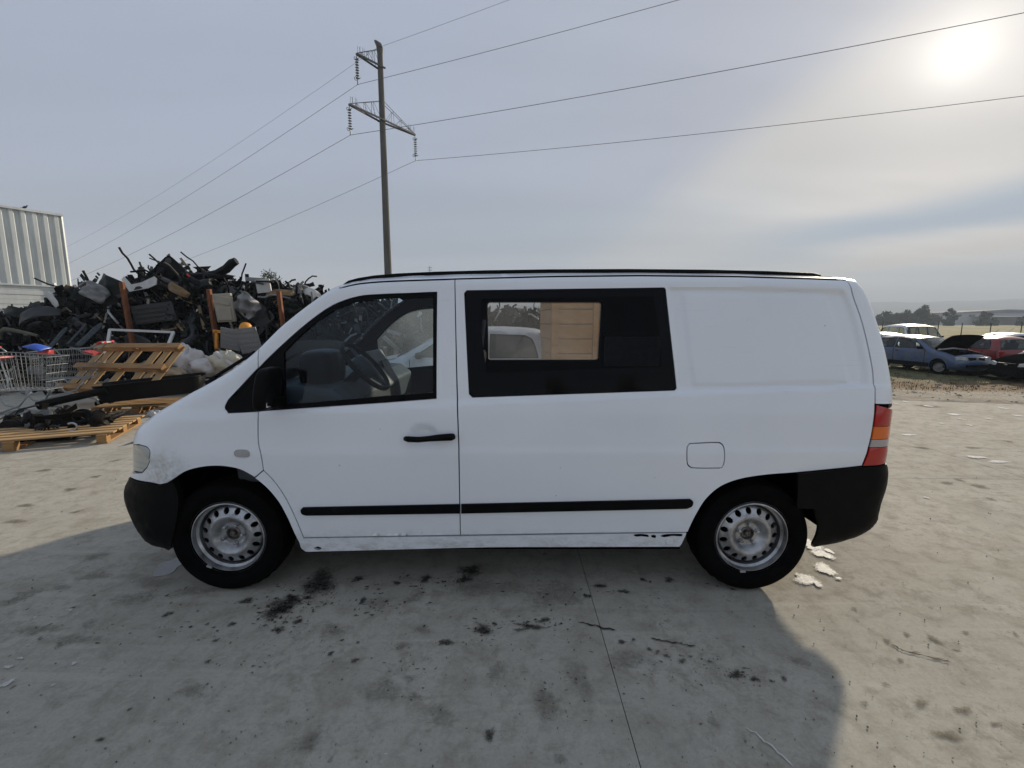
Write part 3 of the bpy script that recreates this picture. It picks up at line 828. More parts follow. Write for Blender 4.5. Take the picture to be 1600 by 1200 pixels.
for sg in (-1, 1):
    pts = [onY(px, py, YS + .26) for px, py in rail_px]
    pts = [Vector((p.x, YC + sg * (VW / 2 - .26), p.z)) - VO for p in pts]
    mb = MB(); mb.tube(pts, [.003] + [.0065] * (len(pts) - 2) + [.004], 8)
    for k in range(1, len(pts) - 1): mb.bar(pts[k] - Vector((0, 0, .013)), pts[k + 1] - Vector((0, 0, .013)), .012, .03)
    mb.build('roof_rail', M_BLK, van, True, 50)
for px, py in ((303, 619), (340, 599)):
    p = onY(px, py, YS + .16) - VO
    mb = MB(); mb.box(p + Vector((.006, 0, .008)), (.035, .03, .026), (0, R(-30), 0)); mb.build('washer_jet', M_BLK, van, bevel=.005)
p0, p1, p2 = onY(333, 600, YS + .3), onY(365, 580, YS + .32), onY(402, 556, YS + .45)
for dy in (0, .75):
    mb = MB(); mb.tube([q - VO + Vector((-.015, dy, .025)) for q in (p0, p1, p2)], .011, 6); mb.box(p0 - VO + Vector((0, dy, .01)), (.06, .05, .04), (0, R(-30), 0)); mb.build('wiper', M_TRIM, van, True)
# jacking plug and tears in the sill paint
p = P3(1046, 846, .003); mb = MB(); mb.lathe([(.0, .004), (.018, .004), (.020, .0)], 16, Matrix.Translation(p - VO) @ Matrix.Rotation(R(90), 4, 'X')); mb.build('jacking_plug', M_WHITE, van, True, 40)
for pl in ([(990, 835.5), (1000, 834), (1012, 835.5), (1013, 838.5), (1002, 837.5), (994, 838)], [(1032, 837), (1040, 834.5), (1055, 834), (1066, 834.5), (1064, 837.5), (1050, 837), (1038, 839)], [(1018, 836), (1024, 836), (1024, 840), (1018, 839)]):
    pan('paint_tear', M_DARK, SP(pl), step=.02, push=.0025, rim=0, gap=0, both=False)

# --- cabin: dashboard, binnacle, steering wheel, seats, belt
def A(px, py, Y): return onY(px, py, Y) - VO
mb = MB()
xd = A(560, 600, YS + .4).x
dprof = [(-1.62 - VO.x, 1.14), (-1.30 - VO.x, 1.19), (-1.02 - VO.x, 1.17), (-.93 - VO.x, 1.10), (-.92 - VO.x, .95), (-1.0 - VO.x, .70), (-1.6 - VO.x, .6)]
m_ = Matrix.Translation((0, VW / 2 - .12, 0)) @ Matrix.Rotation(R(90), 4, 'X')
mb.prism(dprof[::-1], VW - .24, m_)
dash = mb.build('dashboard', M_DASH, van, bevel=.03, seg=3)
mb = MB()
bx, by = A(505, 575, YS + .45), 0
def fb(u, v):
    a = u * 2 * math.pi; b_ = (v - .5) * math.pi; e = .55
    def sp(x): return math.copysign(abs(x) ** e, x)
    return bx + Vector((.10 * sp(math.cos(a)) * sp(math.cos(b_)), .19 * sp(math.sin(a)) * sp(math.cos(b_)), .12 * sp(math.sin(b_))))
mb.grid(fb, 28, 16); mb.build('instrument_binnacle', M_TRIM, van, True)
sc_ = A(571, 572, YS + .48)
sw = empty('steering_wheel'); sw.parent = van; sw.location = sc_; sw.rotation_euler = (0, R(48), 0)
mb = MB(); mb.tube([(.19 * math.cos(a), .19 * math.sin(a), 0) for a in np.linspace(0, 2 * math.pi, 40, endpoint=False)], .0155, 10, closed=True); mb.build('wheel_rim', M_BLK, sw, True)
mb = MB(); mb.lathe([(0, .03), (.06, .028), (.085, .01), (.08, -.03), (0, -.05)], 20); mb.build('wheel_hub', M_DASH, sw, True)
for a in (20, 160, 270):
    mb = MB(); mb.bar((.05 * math.cos(R(a)), .05 * math.sin(R(a)), 0), (.185 * math.cos(R(a)), .185 * math.sin(R(a)), -.005), .035, .014); mb.build('spoke', M_DASH, sw)
mb = MB(); mb.tube([(0, 0, -.03), (0, 0, -.3)], .03, 10); mb.build('steering_column', M_BLK, sw, True)
p = A(596, 560, YS + 1.0)                             # raised centre console of pale plastic with a radio slot
cc = MB(); cc.box(p + Vector((-.05, 0, -.10)), (.16, .36, .30), (0, R(-28), 0)); cons = cc.build('centre_console', mat('pale_grey_console', (.20, .21, .21), .55, var=.1), van, bevel=.02, seg=3)
cc = MB(); cc.box(p + Vector((.03, .0, -.035)), (.012, .16, .055), (0, R(-28), 0)); cc.build('radio_slot', M_TRIM, cons)
M_SEAT = mat('charcoal_seat_cloth', (.03, .032, .036), .9, var=.2, vscale=40, bmp=.3, bscale=200, spec=.1)
for yy in (-.45, .45):
    st = empty('seat'); st.parent = van; st.location = (A(690, 640, YS + .5).x, yy, 0)
    def cushion(w, d_, h, c, rot=(0, 0, 0)):
        mb = MB(); mb.box(c, (d_, w, h), rot); return mb
    cushion(.5, .5, .16, (-.16, 0, .78)).build('seat_cushion', M_SEAT, st, bevel=.05, seg=3)
    cushion(.48, .14, .52, (.13, 0, 1.06), (0, R(10), 0)).build('seat_back', M_SEAT, st, bevel=.05, seg=3)
    cushion(.42, .42, .32, (-.14, 0, .56)).build('seat_base', M_DARK, st)
mb = MB(); mb.tube([A(757, 500, YS + .14), A(752, 545, YS + .16), A(750, 600, YS + .16)], .012, 6); mb.build('seat_belt', mat('grey_belt_webbing', (.12, .12, .13), .8), van, True)

# grey lining board low on the far cargo wall, seen through the tinted pane; navy strip above added as painted sky reflection
yb = YS + VW - .13
for nm, q, mt in (('cargo_lining_board', ((944, 526), (1032, 572)), mat('grey_lining_board', (.16, .17, .18), .8, var=.15, vscale=20)), ('cargo_top_trim', ((752, 464), (1026, 489)), mat('painted_sky_reflection', (.03, .045, .13), .7, var=.25, vscale=3))):
    a, b = onY(q[0][0], q[1][1], yb), onY(q[1][0], q[0][1], yb)
    if 'top' in nm: a.z = max(a.z, b_far_top + .035)
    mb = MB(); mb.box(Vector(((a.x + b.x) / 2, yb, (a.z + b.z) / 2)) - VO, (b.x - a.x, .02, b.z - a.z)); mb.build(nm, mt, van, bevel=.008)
# ------------------------------------------------------------------ ground
EDGE0, EDGEK = 8.83, -.228                     # far edge of the concrete yard: y = EDGE0 + EDGEK*(x-7.6)
def edge_y(x): return EDGE0 + EDGEK * (x - 7.6) 
def concrete_mat():
    m, nt, b = nodes_of('worn_concrete')
    W = nt.nodes.new('ShaderNodeNewGeometry').outputs['Position']
    n0 = noise(nt, .35, 4, .6, W); n1 = noise(nt, 1.7, 6, .62, W, .6); n2 = noise(nt, 7, 7, .68, W, .4); n3 = noise(nt, 60, 4, .7, W)
    c = ramp(nt, n1, [(.28, (.345, .325, .278)), (.5, (.415, .392, .338)), (.74, (.465, .440, .382))])
    c = mixc(nt, ramp(nt, n0, [(.38, 0.0), (.62, .55)]), c, (.375, .355, .305))
    c = mixc(nt, ramp(nt, n2, [(.48, 0.0), (.66, .72)]), c, (.225, .205, .16))
    n4 = noise(nt, 19, 8, .75, W, .7); c = mixc(nt, fmath(nt, 'MULTIPLY', ramp(nt, n4, [(.50, 0.0), (.64, .62)]), ramp(nt, n1, [(.40, .15), (.60, 1.0)])), c, (.17, .155, .125))
    c = mixc(nt, ramp(nt, noise(nt, 150, 3, .6, W), [(.62, 0.0), (.70, .6)]), c, (.14, .13, .11))
    c = mixc(nt, ramp(nt, n2, [(.25, .30), (.40, 0.0)]), c, (.50, .475, .42))
    c = mixc(nt, .22, c, ramp(nt, n3, [(.3, (.25, .235, .20)), (.7, (.54, .51, .455))]))
    # trowel sweeps and tyre dust, long thin smears in two directions
    for st, amt, col in (((.35, 5, 1, R(18)), .28, (.52, .495, .435)), ((4.5, .5, 1, R(30)), .24, (.27, .25, .20)), ((.5, 9, 1, R(-12)), .22, (.26, .235, .185))):
        c = mixc(nt, ramp(nt, noise(nt, 1.6, 5, .6, W, .8, st), [(.56, 0.0), (.70, amt)]), c, col)
    # faint curved tyre tracks
    for loc, sc_, amt in (((-9, -14, 0), .55, .20), ((-22, 9, 0), .42, .18)):
        mp = nt.nodes.new('ShaderNodeMapping'); mp.inputs['Location'].default_value = loc; nt.links.new(W, mp.inputs[0])
        wv = nt.nodes.new('ShaderNodeTexWave'); wv.wave_type = 'RINGS'; wv.rings_direction = 'Z'; wv.inputs['Scale'].default_value = sc_; wv.inputs['Distortion'].default_value = 2.2; wv.inputs['Detail'].default_value = 5; wv.inputs['Detail Scale'].default_value = 3
        nt.links.new(mp.outputs[0], wv.inputs['Vector'])
        tr = fmath(nt, 'MULTIPLY', ramp(nt, wv.outputs['Fac'], [(.78, 0.0), (.92, amt)]), ramp(nt, noise(nt, .7, 4, .6, W), [(.45, 0.0), (.6, 1.0)]))
        c = mixc(nt, tr, c, (.21, .19, .145))
    # little dark pits and drips
    for sc, r0, r1, amt in ((2.6, .035, .055, .75), (6.5, .05, .085, .6), (15, .06, .11, .5)):
        vo = nt.nodes.new('ShaderNodeTexVoronoi'); vo.inputs['Scale'].default_value = sc; vo.inputs['Randomness'].default_value = 1
        dv = nt.nodes.new('ShaderNodeVectorMath'); dv.operation = 'ADD'; nt.links.new(W, dv.inputs[0])
        wn = nt.nodes.new('ShaderNodeTexNoise'); wn.inputs['Scale'].default_value = 9; nt.links.new(W, wn.inputs['Vector'])
        sc2 = nt.nodes.new('ShaderNodeVectorMath'); sc2.operation = 'SCALE'; sc2.inputs[3].default_value = .10; nt.links.new(wn.outputs['Color'], sc2.inputs[0])
        nt.links.new(sc2.outputs[0], dv.inputs[1]); nt.links.new(dv.outputs[0], vo.inputs['Vector'])
        spot = ramp(nt, vo.outputs['Distance'], [(r0, 1.0), (r1, 0.0)])
        gate = ramp(nt, noise(nt, .9, 3, .5, W, 0), [(.47, 0.0), (.56, amt)])
        c = mixc(nt, fmath(nt, 'MULTIPLY', spot, gate), c, (.075, .068, .055))
    nt.links.new(c, b.inputs['Base Color'])
    nt.links.new(ramp(nt, n2, [(.3, .88), (.7, 1.0)]), b.inputs['Roughness'])
    b.inputs['Specular IOR Level'].default_value = .08
    h = fmath(nt, 'ADD', fmath(nt, 'MULTIPLY', n2, .7), fmath(nt, 'MULTIPLY', n3, .3))
    bump(nt, b, h, .10, .006)
    return m
M_CONC = concrete_mat()
M_JOINT = mat('dirty_joint_filler', (.15, .13, .10), .95, var=.4, vscale=30, coord='World', spec=.1)
XE = [-60, -45, -30, -14, 0, 7.6, 20, 40, 60]
yp = [(x, edge_y(x) - .01) for x in XE]
mb = MB(); mb.add([(x, -16, -.014) for x, y in yp] + [(x, y, -.014) for x, y in yp], [(i, i + 1, len(XE) + i + 1, len(XE) + i) for i in range(len(XE) - 1)])
mb.add([(x, y, -.014) for x, y in yp] + [(x, y, -.3) for x, y in yp], [(i, i + 1, len(XE) + i + 1, len(XE) + i) for i in range(len(XE) - 1)])
yard = mb.build('concrete_yard', M_JOINT); tag(yard, kind='structure')
JX, JY, JS = .452, 4.42, 4.7
def clip_half(p, f):
    o = []
    for i in range(len(p)):
        a, b = p[i], p[(i + 1) % len(p)]; fa, fb = f(*a), f(*b)
        if fa >= 0: o.append(a)
        if (fa >= 0) != (fb >= 0):
            t = fa / (fa - fb); o.append((a[0] + (b[0] - a[0]) * t, a[1] + (b[1] - a[1]) * t))
    return o
rnd = random.Random(5)
for i in range(-9, 8):
    for j in range(-3, 4):
        g = .0019
        skew = -.03
        x0, x1 = JX + i * JS + g, JX + (i + 1) * JS - g; y0, y1 = JY + j * JS + g, JY + (j + 1) * JS - g
        p = [(x0, y0), (x1, y0), (x1, y1), (x0, y1)]
        p = [(x, y + skew * (x - JX)) for x, y in p]
        p = clip_half(p, lambda x, y: (EDGE0 + EDGEK * (x - 7.6)) - y)
        p = clip_half(p, lambda x, y: x + 44)
        if len(p) < 3 or abs(area2(p)) < .2: continue
        mb = MB(); mb.prism(p, .2, Matrix.Translation((0, 0, -.2 + rnd.uniform(-.0015, .001))))
        mb.build('concrete_panel', M_CONC, yard)

# terrain: dirt beside the yard, meadow beyond, falling slightly below the slab
def terrain_z(x, y):
    d = (y - (EDGE0 + EDGEK * (x - 7.6))) / 1.025
    z = -.04 - .42 * float(smoothstep(0.2, 7.5, d))
    if d < 0: z = -.32
    n = math.sin(x * 1.9 + y * .7) * math.sin(y * 2.3 - x * .5) * .5 + math.sin(x * .6 + 1.3) * math.sin(y * .9 + .4)
    if 0 < d < 30: z += .022 * n * min(1, d / 1.0)
    z += .4 * float(smoothstep(60, 300, y)) * 0
    return z
def axis(lo, hi, near0, near1, st):
    a = list(np.arange(near0, near1, st)); q = near1; s_ = st
    while q < hi: a.append(q); s_ *= 1.35; q += s_
    a.append(hi); q = near0; s_ = st
    while q > lo: s_ *= 1.35; q -= s_; a.append(max(q, lo))
    return sorted(set(round(v, 3) for v in a))
ax, ay = axis(-3200, 3200, 4, 34, .3), axis(-200, 3400, 7, 26, .3)
mb = MB(); mb.v = [(x, y, terrain_z(x, y)) for x in ax for y in ay]
ny = len(ay); mb.f = [(i * ny + j, (i + 1) * ny + j, (i + 1) * ny + j + 1, i * ny + j + 1) for i in range(len(ax) - 1) for j in range(ny - 1)]
def terrain_mat():
    m, nt, b = nodes_of('dirt_and_meadow')
    W = nt.nodes.new('ShaderNodeNewGeometry').outputs['Position']
    sp = nt.nodes.new('ShaderNodeSeparateXYZ'); nt.links.new(W, sp.inputs[0])
    n1 = noise(nt, 1.1, 7, .68, W, .5); n2 = noise(nt, 9, 6, .7, W, .3); n3 = noise(nt, .45, 4, .6, W)
    dirt = ramp(nt, n1, [(.28, (.20, .172, .130)), (.5, (.315, .282, .232)), (.75, (.42, .39, .335))])
    dirt = mixc(nt, ramp(nt, n2, [(.52, 0.0), (.66, .55)]), dirt, (.13, .108, .08))
    dirt = mixc(nt, ramp(nt, n2, [(.24, .6), (.36, 0.0)]), dirt, (.55, .52, .47))
    dirt = mixc(nt, ramp(nt, noise(nt, 1.4, 5, .6, W, .8, (.5, 4, 1, R(13))), [(.55, 0.0), (.7, .5)]), dirt, (.17, .145, .11))
    # rusty trodden strip and grass where the cars stand
    d = fmath(nt, 'ADD', sp.outputs[1], fmath(nt, 'MULTIPLY', sp.outputs[0], .228))
    dn = fmath(nt, 'ADD', d, fmath(nt, 'MULTIPLY', n1, 3.0))
    band = fmath(nt, 'MULTIPLY', ramp(nt, fmath(nt, 'DIVIDE', dn, 60.0), [(.258, 0.0), (.275, .85), (.32, .85), (.36, .25)]), 1.0)
    c = mixc(nt, band, dirt, (.155, .092, .045))
    gr = ramp(nt, fmath(nt, 'ADD', fmath(nt, 'DIVIDE', d, 60.0), fmath(nt, 'MULTIPLY', fmath(nt, 'SUBTRACT', n1, .5), .12)), [(.29, 0.0), (.33, .8), (.6, .8)])
    grass = ramp(nt, n2, [(.3, (.075, .085, .032)), (.55, (.125, .13, .055)), (.75, (.20, .185, .09))])
    c = mixc(nt, gr, c, grass)
    far = ramp(nt, fmath(nt, 'DIVIDE', sp.outputs[1], 200.0), [(.20, 0.0), (.3, 1.0)])
    field = ramp(nt, noise(nt, .05, 4, .6, W, .4, (1, 3, 1)), [(.3, (.17, .16, .075)), (.5, (.25, .225, .115)), (.72, (.30, .26, .15))])
    c = mixc(nt, far, c, field)
    nt.links.new(c, b.inputs['Base Color']); b.inputs['Roughness'].default_value = .95; b.inputs['Specular IOR Level'].default_value = .1
    bump(nt, b, fmath(nt, 'ADD', n1, n2), .8, .06)
    return m
tag(mb.build('ground', terrain_mat(), smooth=True), kind='structure')

# clods and stones on the dirt strip
rnd = random.Random(8)
mb = MB()
for k in range(1100):
    x = rnd.uniform(4.5, 24); d = rnd.uniform(0.05, 7.5); y = EDGE0 + EDGEK * (x - 7.6) + d
    if x / y < .7: continue
    s = rnd.choice((.012, .015, .02, .025, .03, .05)) * rnd.uniform(.7, 1.3)
    e = Euler((rnd.uniform(-.4, .4), rnd.uniform(-.4, .4), rnd.uniform(0, 6.28))).to_matrix()
    vs = [e @ Vector((a * s * rnd.uniform(.6, 1.6), b * s * rnd.uniform(.6, 1.4), c * s * rnd.uniform(.4, .8))) for a, b, c in ((1, 0, 0), (-1, 0, 0), (0, 1, 0), (0, -1, 0), (0, 0, 1), (0, 0, -1))]
    o = Vector((x, y, terrain_z(x, y) + s * .25))
    mb.add([v + o for v in vs], [(0, 2, 4), (2, 1, 4), (1, 3, 4), (3, 0, 4), (2, 0, 5), (1, 2, 5), (3, 1, 5), (0, 3, 5)])
tag(mb.build('clods', mat('pale_clods', (.42, .38, .32), .95, var=.5, vscale=1.5, coord='World', spec=.1)), 'loose pale clods and stones strewn over the dirt strip', 'stones', kind='stuff')
# dry grass tufts along the parked cars and the slab edge
def tufts(name, label, spots_, col, hmin, hmax, seed):
    r = random.Random(seed); mb = MB()
    for x, y, z, n in spots_:
        for _ in range(n):
            a = r.uniform(0, 6.28); q = r.uniform(0, .14); h = r.uniform(hmin, hmax); w = .006 + h * .02
            bx, by = x + math.cos(a) * q, y + math.sin(a) * q; lean = r.uniform(.1, .6) * h; la = r.uniform(0, 6.28)
            dx, dy = math.cos(la + 1.57) * w, math.sin(la + 1.57) * w
            mx, my = bx + math.cos(la) * lean * .4, by + math.sin(la) * lean * .4
            mb.add([(bx - dx, by - dy, z - .02), (bx + dx, by + dy, z - .02), (mx + dx * .7, my + dy * .7, z + h * .6), (mx - dx * .7, my - dy * .7, z + h * .6), (bx + math.cos(la) * lean, by + math.sin(la) * lean, z + h)], [(0, 1, 2, 3), (3, 2, 4)])
    tag(mb.build(name, mat(name + '_blades', col, .9, var=.45, vscale=2, coord='World', spec=.1)), label, 'grass', kind='stuff')
r = random.Random(21); sp_ = []
for k in range(2200):
    x = r.uniform(8, 32); d = r.uniform(5.6, 16) if r.random() < .85 else r.uniform(3.5, 6)
    y = EDGE0 + EDGEK * (x - 7.6) + d; sp_.append((x, y, terrain_z(x, y), r.randint(4, 9)))
tufts('grass', 'short dry grass growing around the scrapped cars', sp_, (.11, .10, .045), .02, .08, 3)

# ------------------------------------------------------------------ marks on the concrete
def stain_mat(name, col, rough, lo, hi, ns=26, spec=.3, amt=1.0):
    m = bpy.data.materials.new(name); m.use_nodes = True; nt = m.node_tree; b = nt.nodes['Principled BSDF']
    W = nt.nodes.new('ShaderNodeNewGeometry').outputs['Position']
    at = nt.nodes.new('ShaderNodeAttribute'); at.attribute_name = 'edge'
    n = noise(nt, ns, 9, .78, W, .9)
    f = ramp(nt, fmath(nt, 'ADD', at.outputs['Fac'], fmath(nt, 'MULTIPLY', fmath(nt, 'SUBTRACT', n, .5), 2.4)), [(lo, 0.0), (hi, amt)])
    nt.links.new(ramp(nt, noise(nt, 40, 4, .6, W), [(.3, tuple(c * .7 for c in col)), (.7, tuple(c * 1.35 for c in col))]), b.inputs['Base Color'])
    b.inputs['Roughness'].default_value = rough; b.inputs['Specular IOR Level'].default_value = spec
    nt.links.new(f, b.inputs['Alpha'])
    return m
def blob(V, F, E, cx, cy, rx, ry, rot, r, z):
    n = 26; o = len(V); V.append((cx, cy, z)); E.append(1.0)
    ph = [r.uniform(0, 6.28) for _ in range(4)]
    for q, e in ((.45, .78), (.8, .36), (1.15, -.12)):
        for k in range(n):
            a = 2 * math.pi * k / n; w = 1 + .18 * math.sin(2 * a + ph[0]) + .14 * math.sin(3 * a + ph[1]) + .10 * math.sin(5 * a + ph[2])
            x, y = rx * q * w * math.cos(a), ry * q * w * math.sin(a)
            V.append((cx + x * math.cos(rot) - y * math.sin(rot), cy + x * math.sin(rot) + y * math.cos(rot), z)); E.append(e)
    for k in range(n):
        F.append((o, o + 1 + k, o + 1 + (k + 1) % n))
        for q in (0, 1): F.append((o + 1 + q * n + k, o + 1 + (q + 1) * n + k, o + 1 + (q + 1) * n + (k + 1) % n, o + 1 + q * n + (k + 1) % n))
def stains(name, label, mt, lst, seed, z0, cat='stain', grow=1.25):
    r = random.Random(seed); V, F, E = [], [], []
    for i, t in enumerate(lst):
        px, py, rx, ry = t[:4]
        c = onZ(px, py, 0); a = onZ(px + rx, py, 0) - c; b = onZ(px, py - ry, 0) - c
        blob(V, F, E, c.x, c.y, a.length * grow, b.length * grow, r.uniform(-.15, .15), r, z0 + (i % 7) * .0003)
    me = bpy.data.meshes.new(name); me.from_pydata(V, [], F); me.update(); me.materials.append(mt)
    at = me.attributes.new('edge', 'FLOAT', 'POINT'); at.data.foreach_set('value', E)
    tag(link_mesh(name, me), label, cat, kind='stuff')
OIL = [(500, 912, 38, 24), (430, 957, 24, 15), (435, 985, 13, 7), (457, 935, 20, 6), (465, 972, 9, 6), (385, 940, 17, 5), (727, 905, 18, 10), (665, 905, 12, 8), (697, 1005, 17, 7), (755, 985, 17, 14), (517, 1022, 7, 5), (554, 1033, 9, 5), (337, 1002, 6, 4), (262, 961, 9, 5), (362, 976, 8, 5), (567, 939, 7, 8),
       (850, 970, 15, 5), (830, 980, 34, 5), (812, 985, 12, 4), (1045, 907, 11, 5), (1005, 907, 8, 4), (975, 925, 13, 4), (937, 916, 15, 4), (1150, 1055, 16, 8), (1180, 1062, 8, 5), (1065, 1034, 10, 5), (1042, 1026, 7, 4), (1015, 1016, 6, 4), (1028, 1019, 5, 3), (972, 1004, 10, 4), (990, 1000, 4, 3), (1225, 1061, 8, 5), (917, 932, 9, 4), (765, 1150, 12, 14), (735, 892, 30, 10), (560, 905, 14, 5), (620, 912, 9, 5), (202, 1110, 5, 3), (157, 1157, 8, 4), (480, 935, 10, 5), (445, 945, 30, 16), (325, 1035, 7, 3)]
rs_ = random.Random(61)
for bx, by, sx_, sy_, n_ in ((480, 935, 60, 28, 90), (430, 965, 40, 24, 60), (590, 945, 50, 20, 40), (755, 985, 26, 18, 40), (840, 975, 50, 12, 30), (1080, 1035, 70, 22, 40), (1160, 1058, 40, 14, 24), (670, 910, 60, 14, 30), (300, 980, 200, 60, 50), (620, 1020, 260, 60, 70), (950, 940, 160, 26, 40), (900, 1090, 160, 60, 30)):
    for _ in range(n_): OIL.append((rs_.gauss(bx, sx_ * .6), rs_.gauss(by, sy_ * .6), rs_.choice((1.0, 1.4, 2, 3, 5)), rs_.choice((.8, 1.1, 1.6, 2.2))))
stains('oil_stains', 'black oil splashes and drips on the concrete in front of the van', stain_mat('oil_on_concrete', (.018, .017, .014), .7, .34, .95, 55, .12, .75), OIL, 3, .0042, grow=1.0)
SOFT = [(150, 900, 24, 8), (45, 927, 26, 6), (95, 919, 18, 5), (20, 940, 24, 6), (95, 1007, 12, 5), (140, 975, 16, 7), (590, 942, 26, 14), (650, 932, 20, 12), (520, 985, 18, 12), (775, 1050, 18, 16), (660, 985, 20, 10), (852, 1100, 22, 40), (875, 1187, 16, 10), (630, 1010, 16, 8), (650, 1090, 16, 8), (150, 870, 20, 6), (240, 910, 40, 10), (210, 935, 50, 9), (300, 925, 40, 9), (120, 1000, 40, 8), (60, 985, 40, 8), (980, 1030, 40, 20), (690, 1120, 30, 20), (600, 1080, 40, 20), (1250, 1035, 20, 10), (870, 930, 60, 22), (760, 920, 70, 20), (480, 1160, 30, 20), (300, 1080, 30, 10), (640, 1060, 12, 8), (905, 1060, 25, 30), (1115, 1130, 14, 10)]
stains('soil_smears', 'soft brown mud smears and footprints on the shaded concrete', stain_mat('mud_on_concrete', (.085, .078, .060), .95, .46, 1.0, 42, .05, .28), SOFT, 4, .0021)
MUD = [(1460, 1000, 14, 9), (1387, 1003, 11, 6), (1417, 992, 8, 5), (1407, 1032, 8, 5), (1509, 989, 8, 4), (1587, 992, 6, 5), (1440, 1100, 24, 6), (1505, 1111, 22, 9), (1555, 1132, 18, 4), (1385, 1070, 9, 4), (1480, 1150, 30, 10), (1335, 952, 6, 4), (1350, 1100, 12, 5), (1480, 755, 16, 3), (1530, 760, 22, 4), (1498, 750, 9, 3), (1548, 780, 10, 3), (1440, 700, 18, 2.5), (1520, 700, 18, 2), (1575, 690, 12, 2), (1450, 635, 25, 3), (40, 790, 20, 3), (110, 765, 16, 3), (150, 745, 14, 2.5), (70, 735, 18, 2.5), (180, 720, 10, 2), (25, 815, 24, 4), (120, 800, 12, 3), (1395, 1010, 6, 3), (1430, 1020, 16, 2.5), (1465, 1030, 18, 2.5)]
stains('mud_marks', 'brown tyre mud and crumbs on the sunlit concrete', stain_mat('dry_mud', (.15, .13, .095), .95, .40, 1.0, 85, .05, .6), MUD, 5, .0031, grow=.9)
WHT = [(1268, 852, 15, 8), (1285, 867, 14, 6), (1288, 890, 15, 7), (1260, 907, 16, 8), (1295, 862, 6, 3), (1278, 915, 6, 3), (1310, 905, 4, 2), (1300, 895, 6, 3), (1248, 900, 5, 3)]
stains('white_spill', 'patches of white spilt powder behind the rear wheel', stain_mat('white_spill_paint', (.60, .60, .58), .6, .36, .56, 70, .2), WHT, 6, .0063)
WHT2 = [(15, 1043, 12, 4), (10, 1070, 10, 8), (32, 1030, 8, 2), (116, 1038, 7, 3), (83, 1072, 5, 2), (110, 955, 4, 2), (55, 966, 4, 2), (425, 1132, 3, 2), (603, 1180, 4, 2), (1447, 778, 6, 2), (1490, 648, 14, 2.2), (1415, 628, 6, 1.5), (1450, 635, 7, 2), (1500, 655, 5, 1.5), (1567, 638, 9, 2), (1590, 650, 8, 2), (1515, 665, 6, 1.5), (1545, 655, 5, 1.5), (1400, 631, 5, 1.2), (1470, 662, 4, 1.2), (1525, 715, 20, 3), (1560, 722, 26, 2.5), (1420, 680, 24, 1.5)]
stains('paint_chips', 'white paint flakes and scrapes scattered on the concrete', stain_mat('white_chips', (.62, .62, .6), .8, .45, .6, 80, .1, .8), WHT2, 7, .0064, grow=.8)
# the wet puddle by the front wheel
mpud, nt, b = nodes_of('puddle_water'); nt.links.new(ramp(nt, noise(nt, 9, coord='World'), [(.3, (.06, .06, .06)), (.7, (.12, .12, .115))]), b.inputs['Base Color']); b.inputs['Roughness'].default_value = .06; b.inputs['Specular IOR Level'].default_value = .8
V, F, E = [], [], []; c = onZ(268, 884, 0); blob(V, F, E, c.x, c.y, .07, .10, .3, random.Random(2), .003)
me = bpy.data.meshes.new('puddle'); me.from_pydata(V, [], F); me.materials.append(mpud); tag(link_mesh('puddle', me), 'small puddle of water beside the front wheel', 'puddle')
# hair cracks and dark scratches
def crack(name, pts, w, mt, label, seed):
    r = random.Random(seed); P = [onZ(x, y, 0) for x, y in pts]; Q = []
    for i in range(len(P) - 1):
        for k in range(7): Q.append(P[i].lerp(P[i + 1], k / 7) + Vector((r.uniform(-1, 1), r.uniform(-1, 1), 0)) * .006)
    Q.append(P[-1]); mb = MB(); vs = []
    for i, q in enumerate(Q):
        t = (Q[min(i + 1, len(Q) - 1)] - Q[max(i - 1, 0)]).normalized(); s = Vector((-t.y, t.x, 0)); ww = w * r.uniform(.35, 1.2) * (1 if 0 < i < len(Q) - 1 else .1)
        vs += [q + s * ww + Vector((0, 0, .0052)), q - s * ww + Vector((0, 0, .0052))]
    mb.add(vs, [(2 * i, 2 * i + 1, 2 * i + 3, 2 * i + 2) for i in range(len(Q) - 1)])
    tag(mb.build(name, mt), label, 'crack' if 'crack' in name else 'scratch')
M_CRK = mat('crack_dirt', (.07, .06, .05), .95, var=.3, spec=.1); M_SCR = mat('black_scratch', (.02, .02, .02), .8, var=.2); M_WSC = mat('pale_scratch', (.55, .54, .51), .8, var=.2)
crack('hair_crack', [(1395, 1008), (1410, 1018), (1440, 1024), (1487, 1037)], .004, M_CRK, 'thin jagged crack in the sunlit concrete at the lower right', 1)
crack('dark_scratch', [(902, 972), (930, 979), (962, 986)], .005, M_SCR, 'dark scratch crossing the slab joint in the shade', 2)
crack('dark_scratch', [(1017, 998), (1050, 1005), (1088, 1011)], .004, M_SCR, 'dark scratch on the slab to the right of the joint', 3)
crack('pale_scratch', [(1165, 1136), (1200, 1163), (1240, 1200)], .004, M_WSC, 'pale scratch near the lower edge of the van shadow', 4)

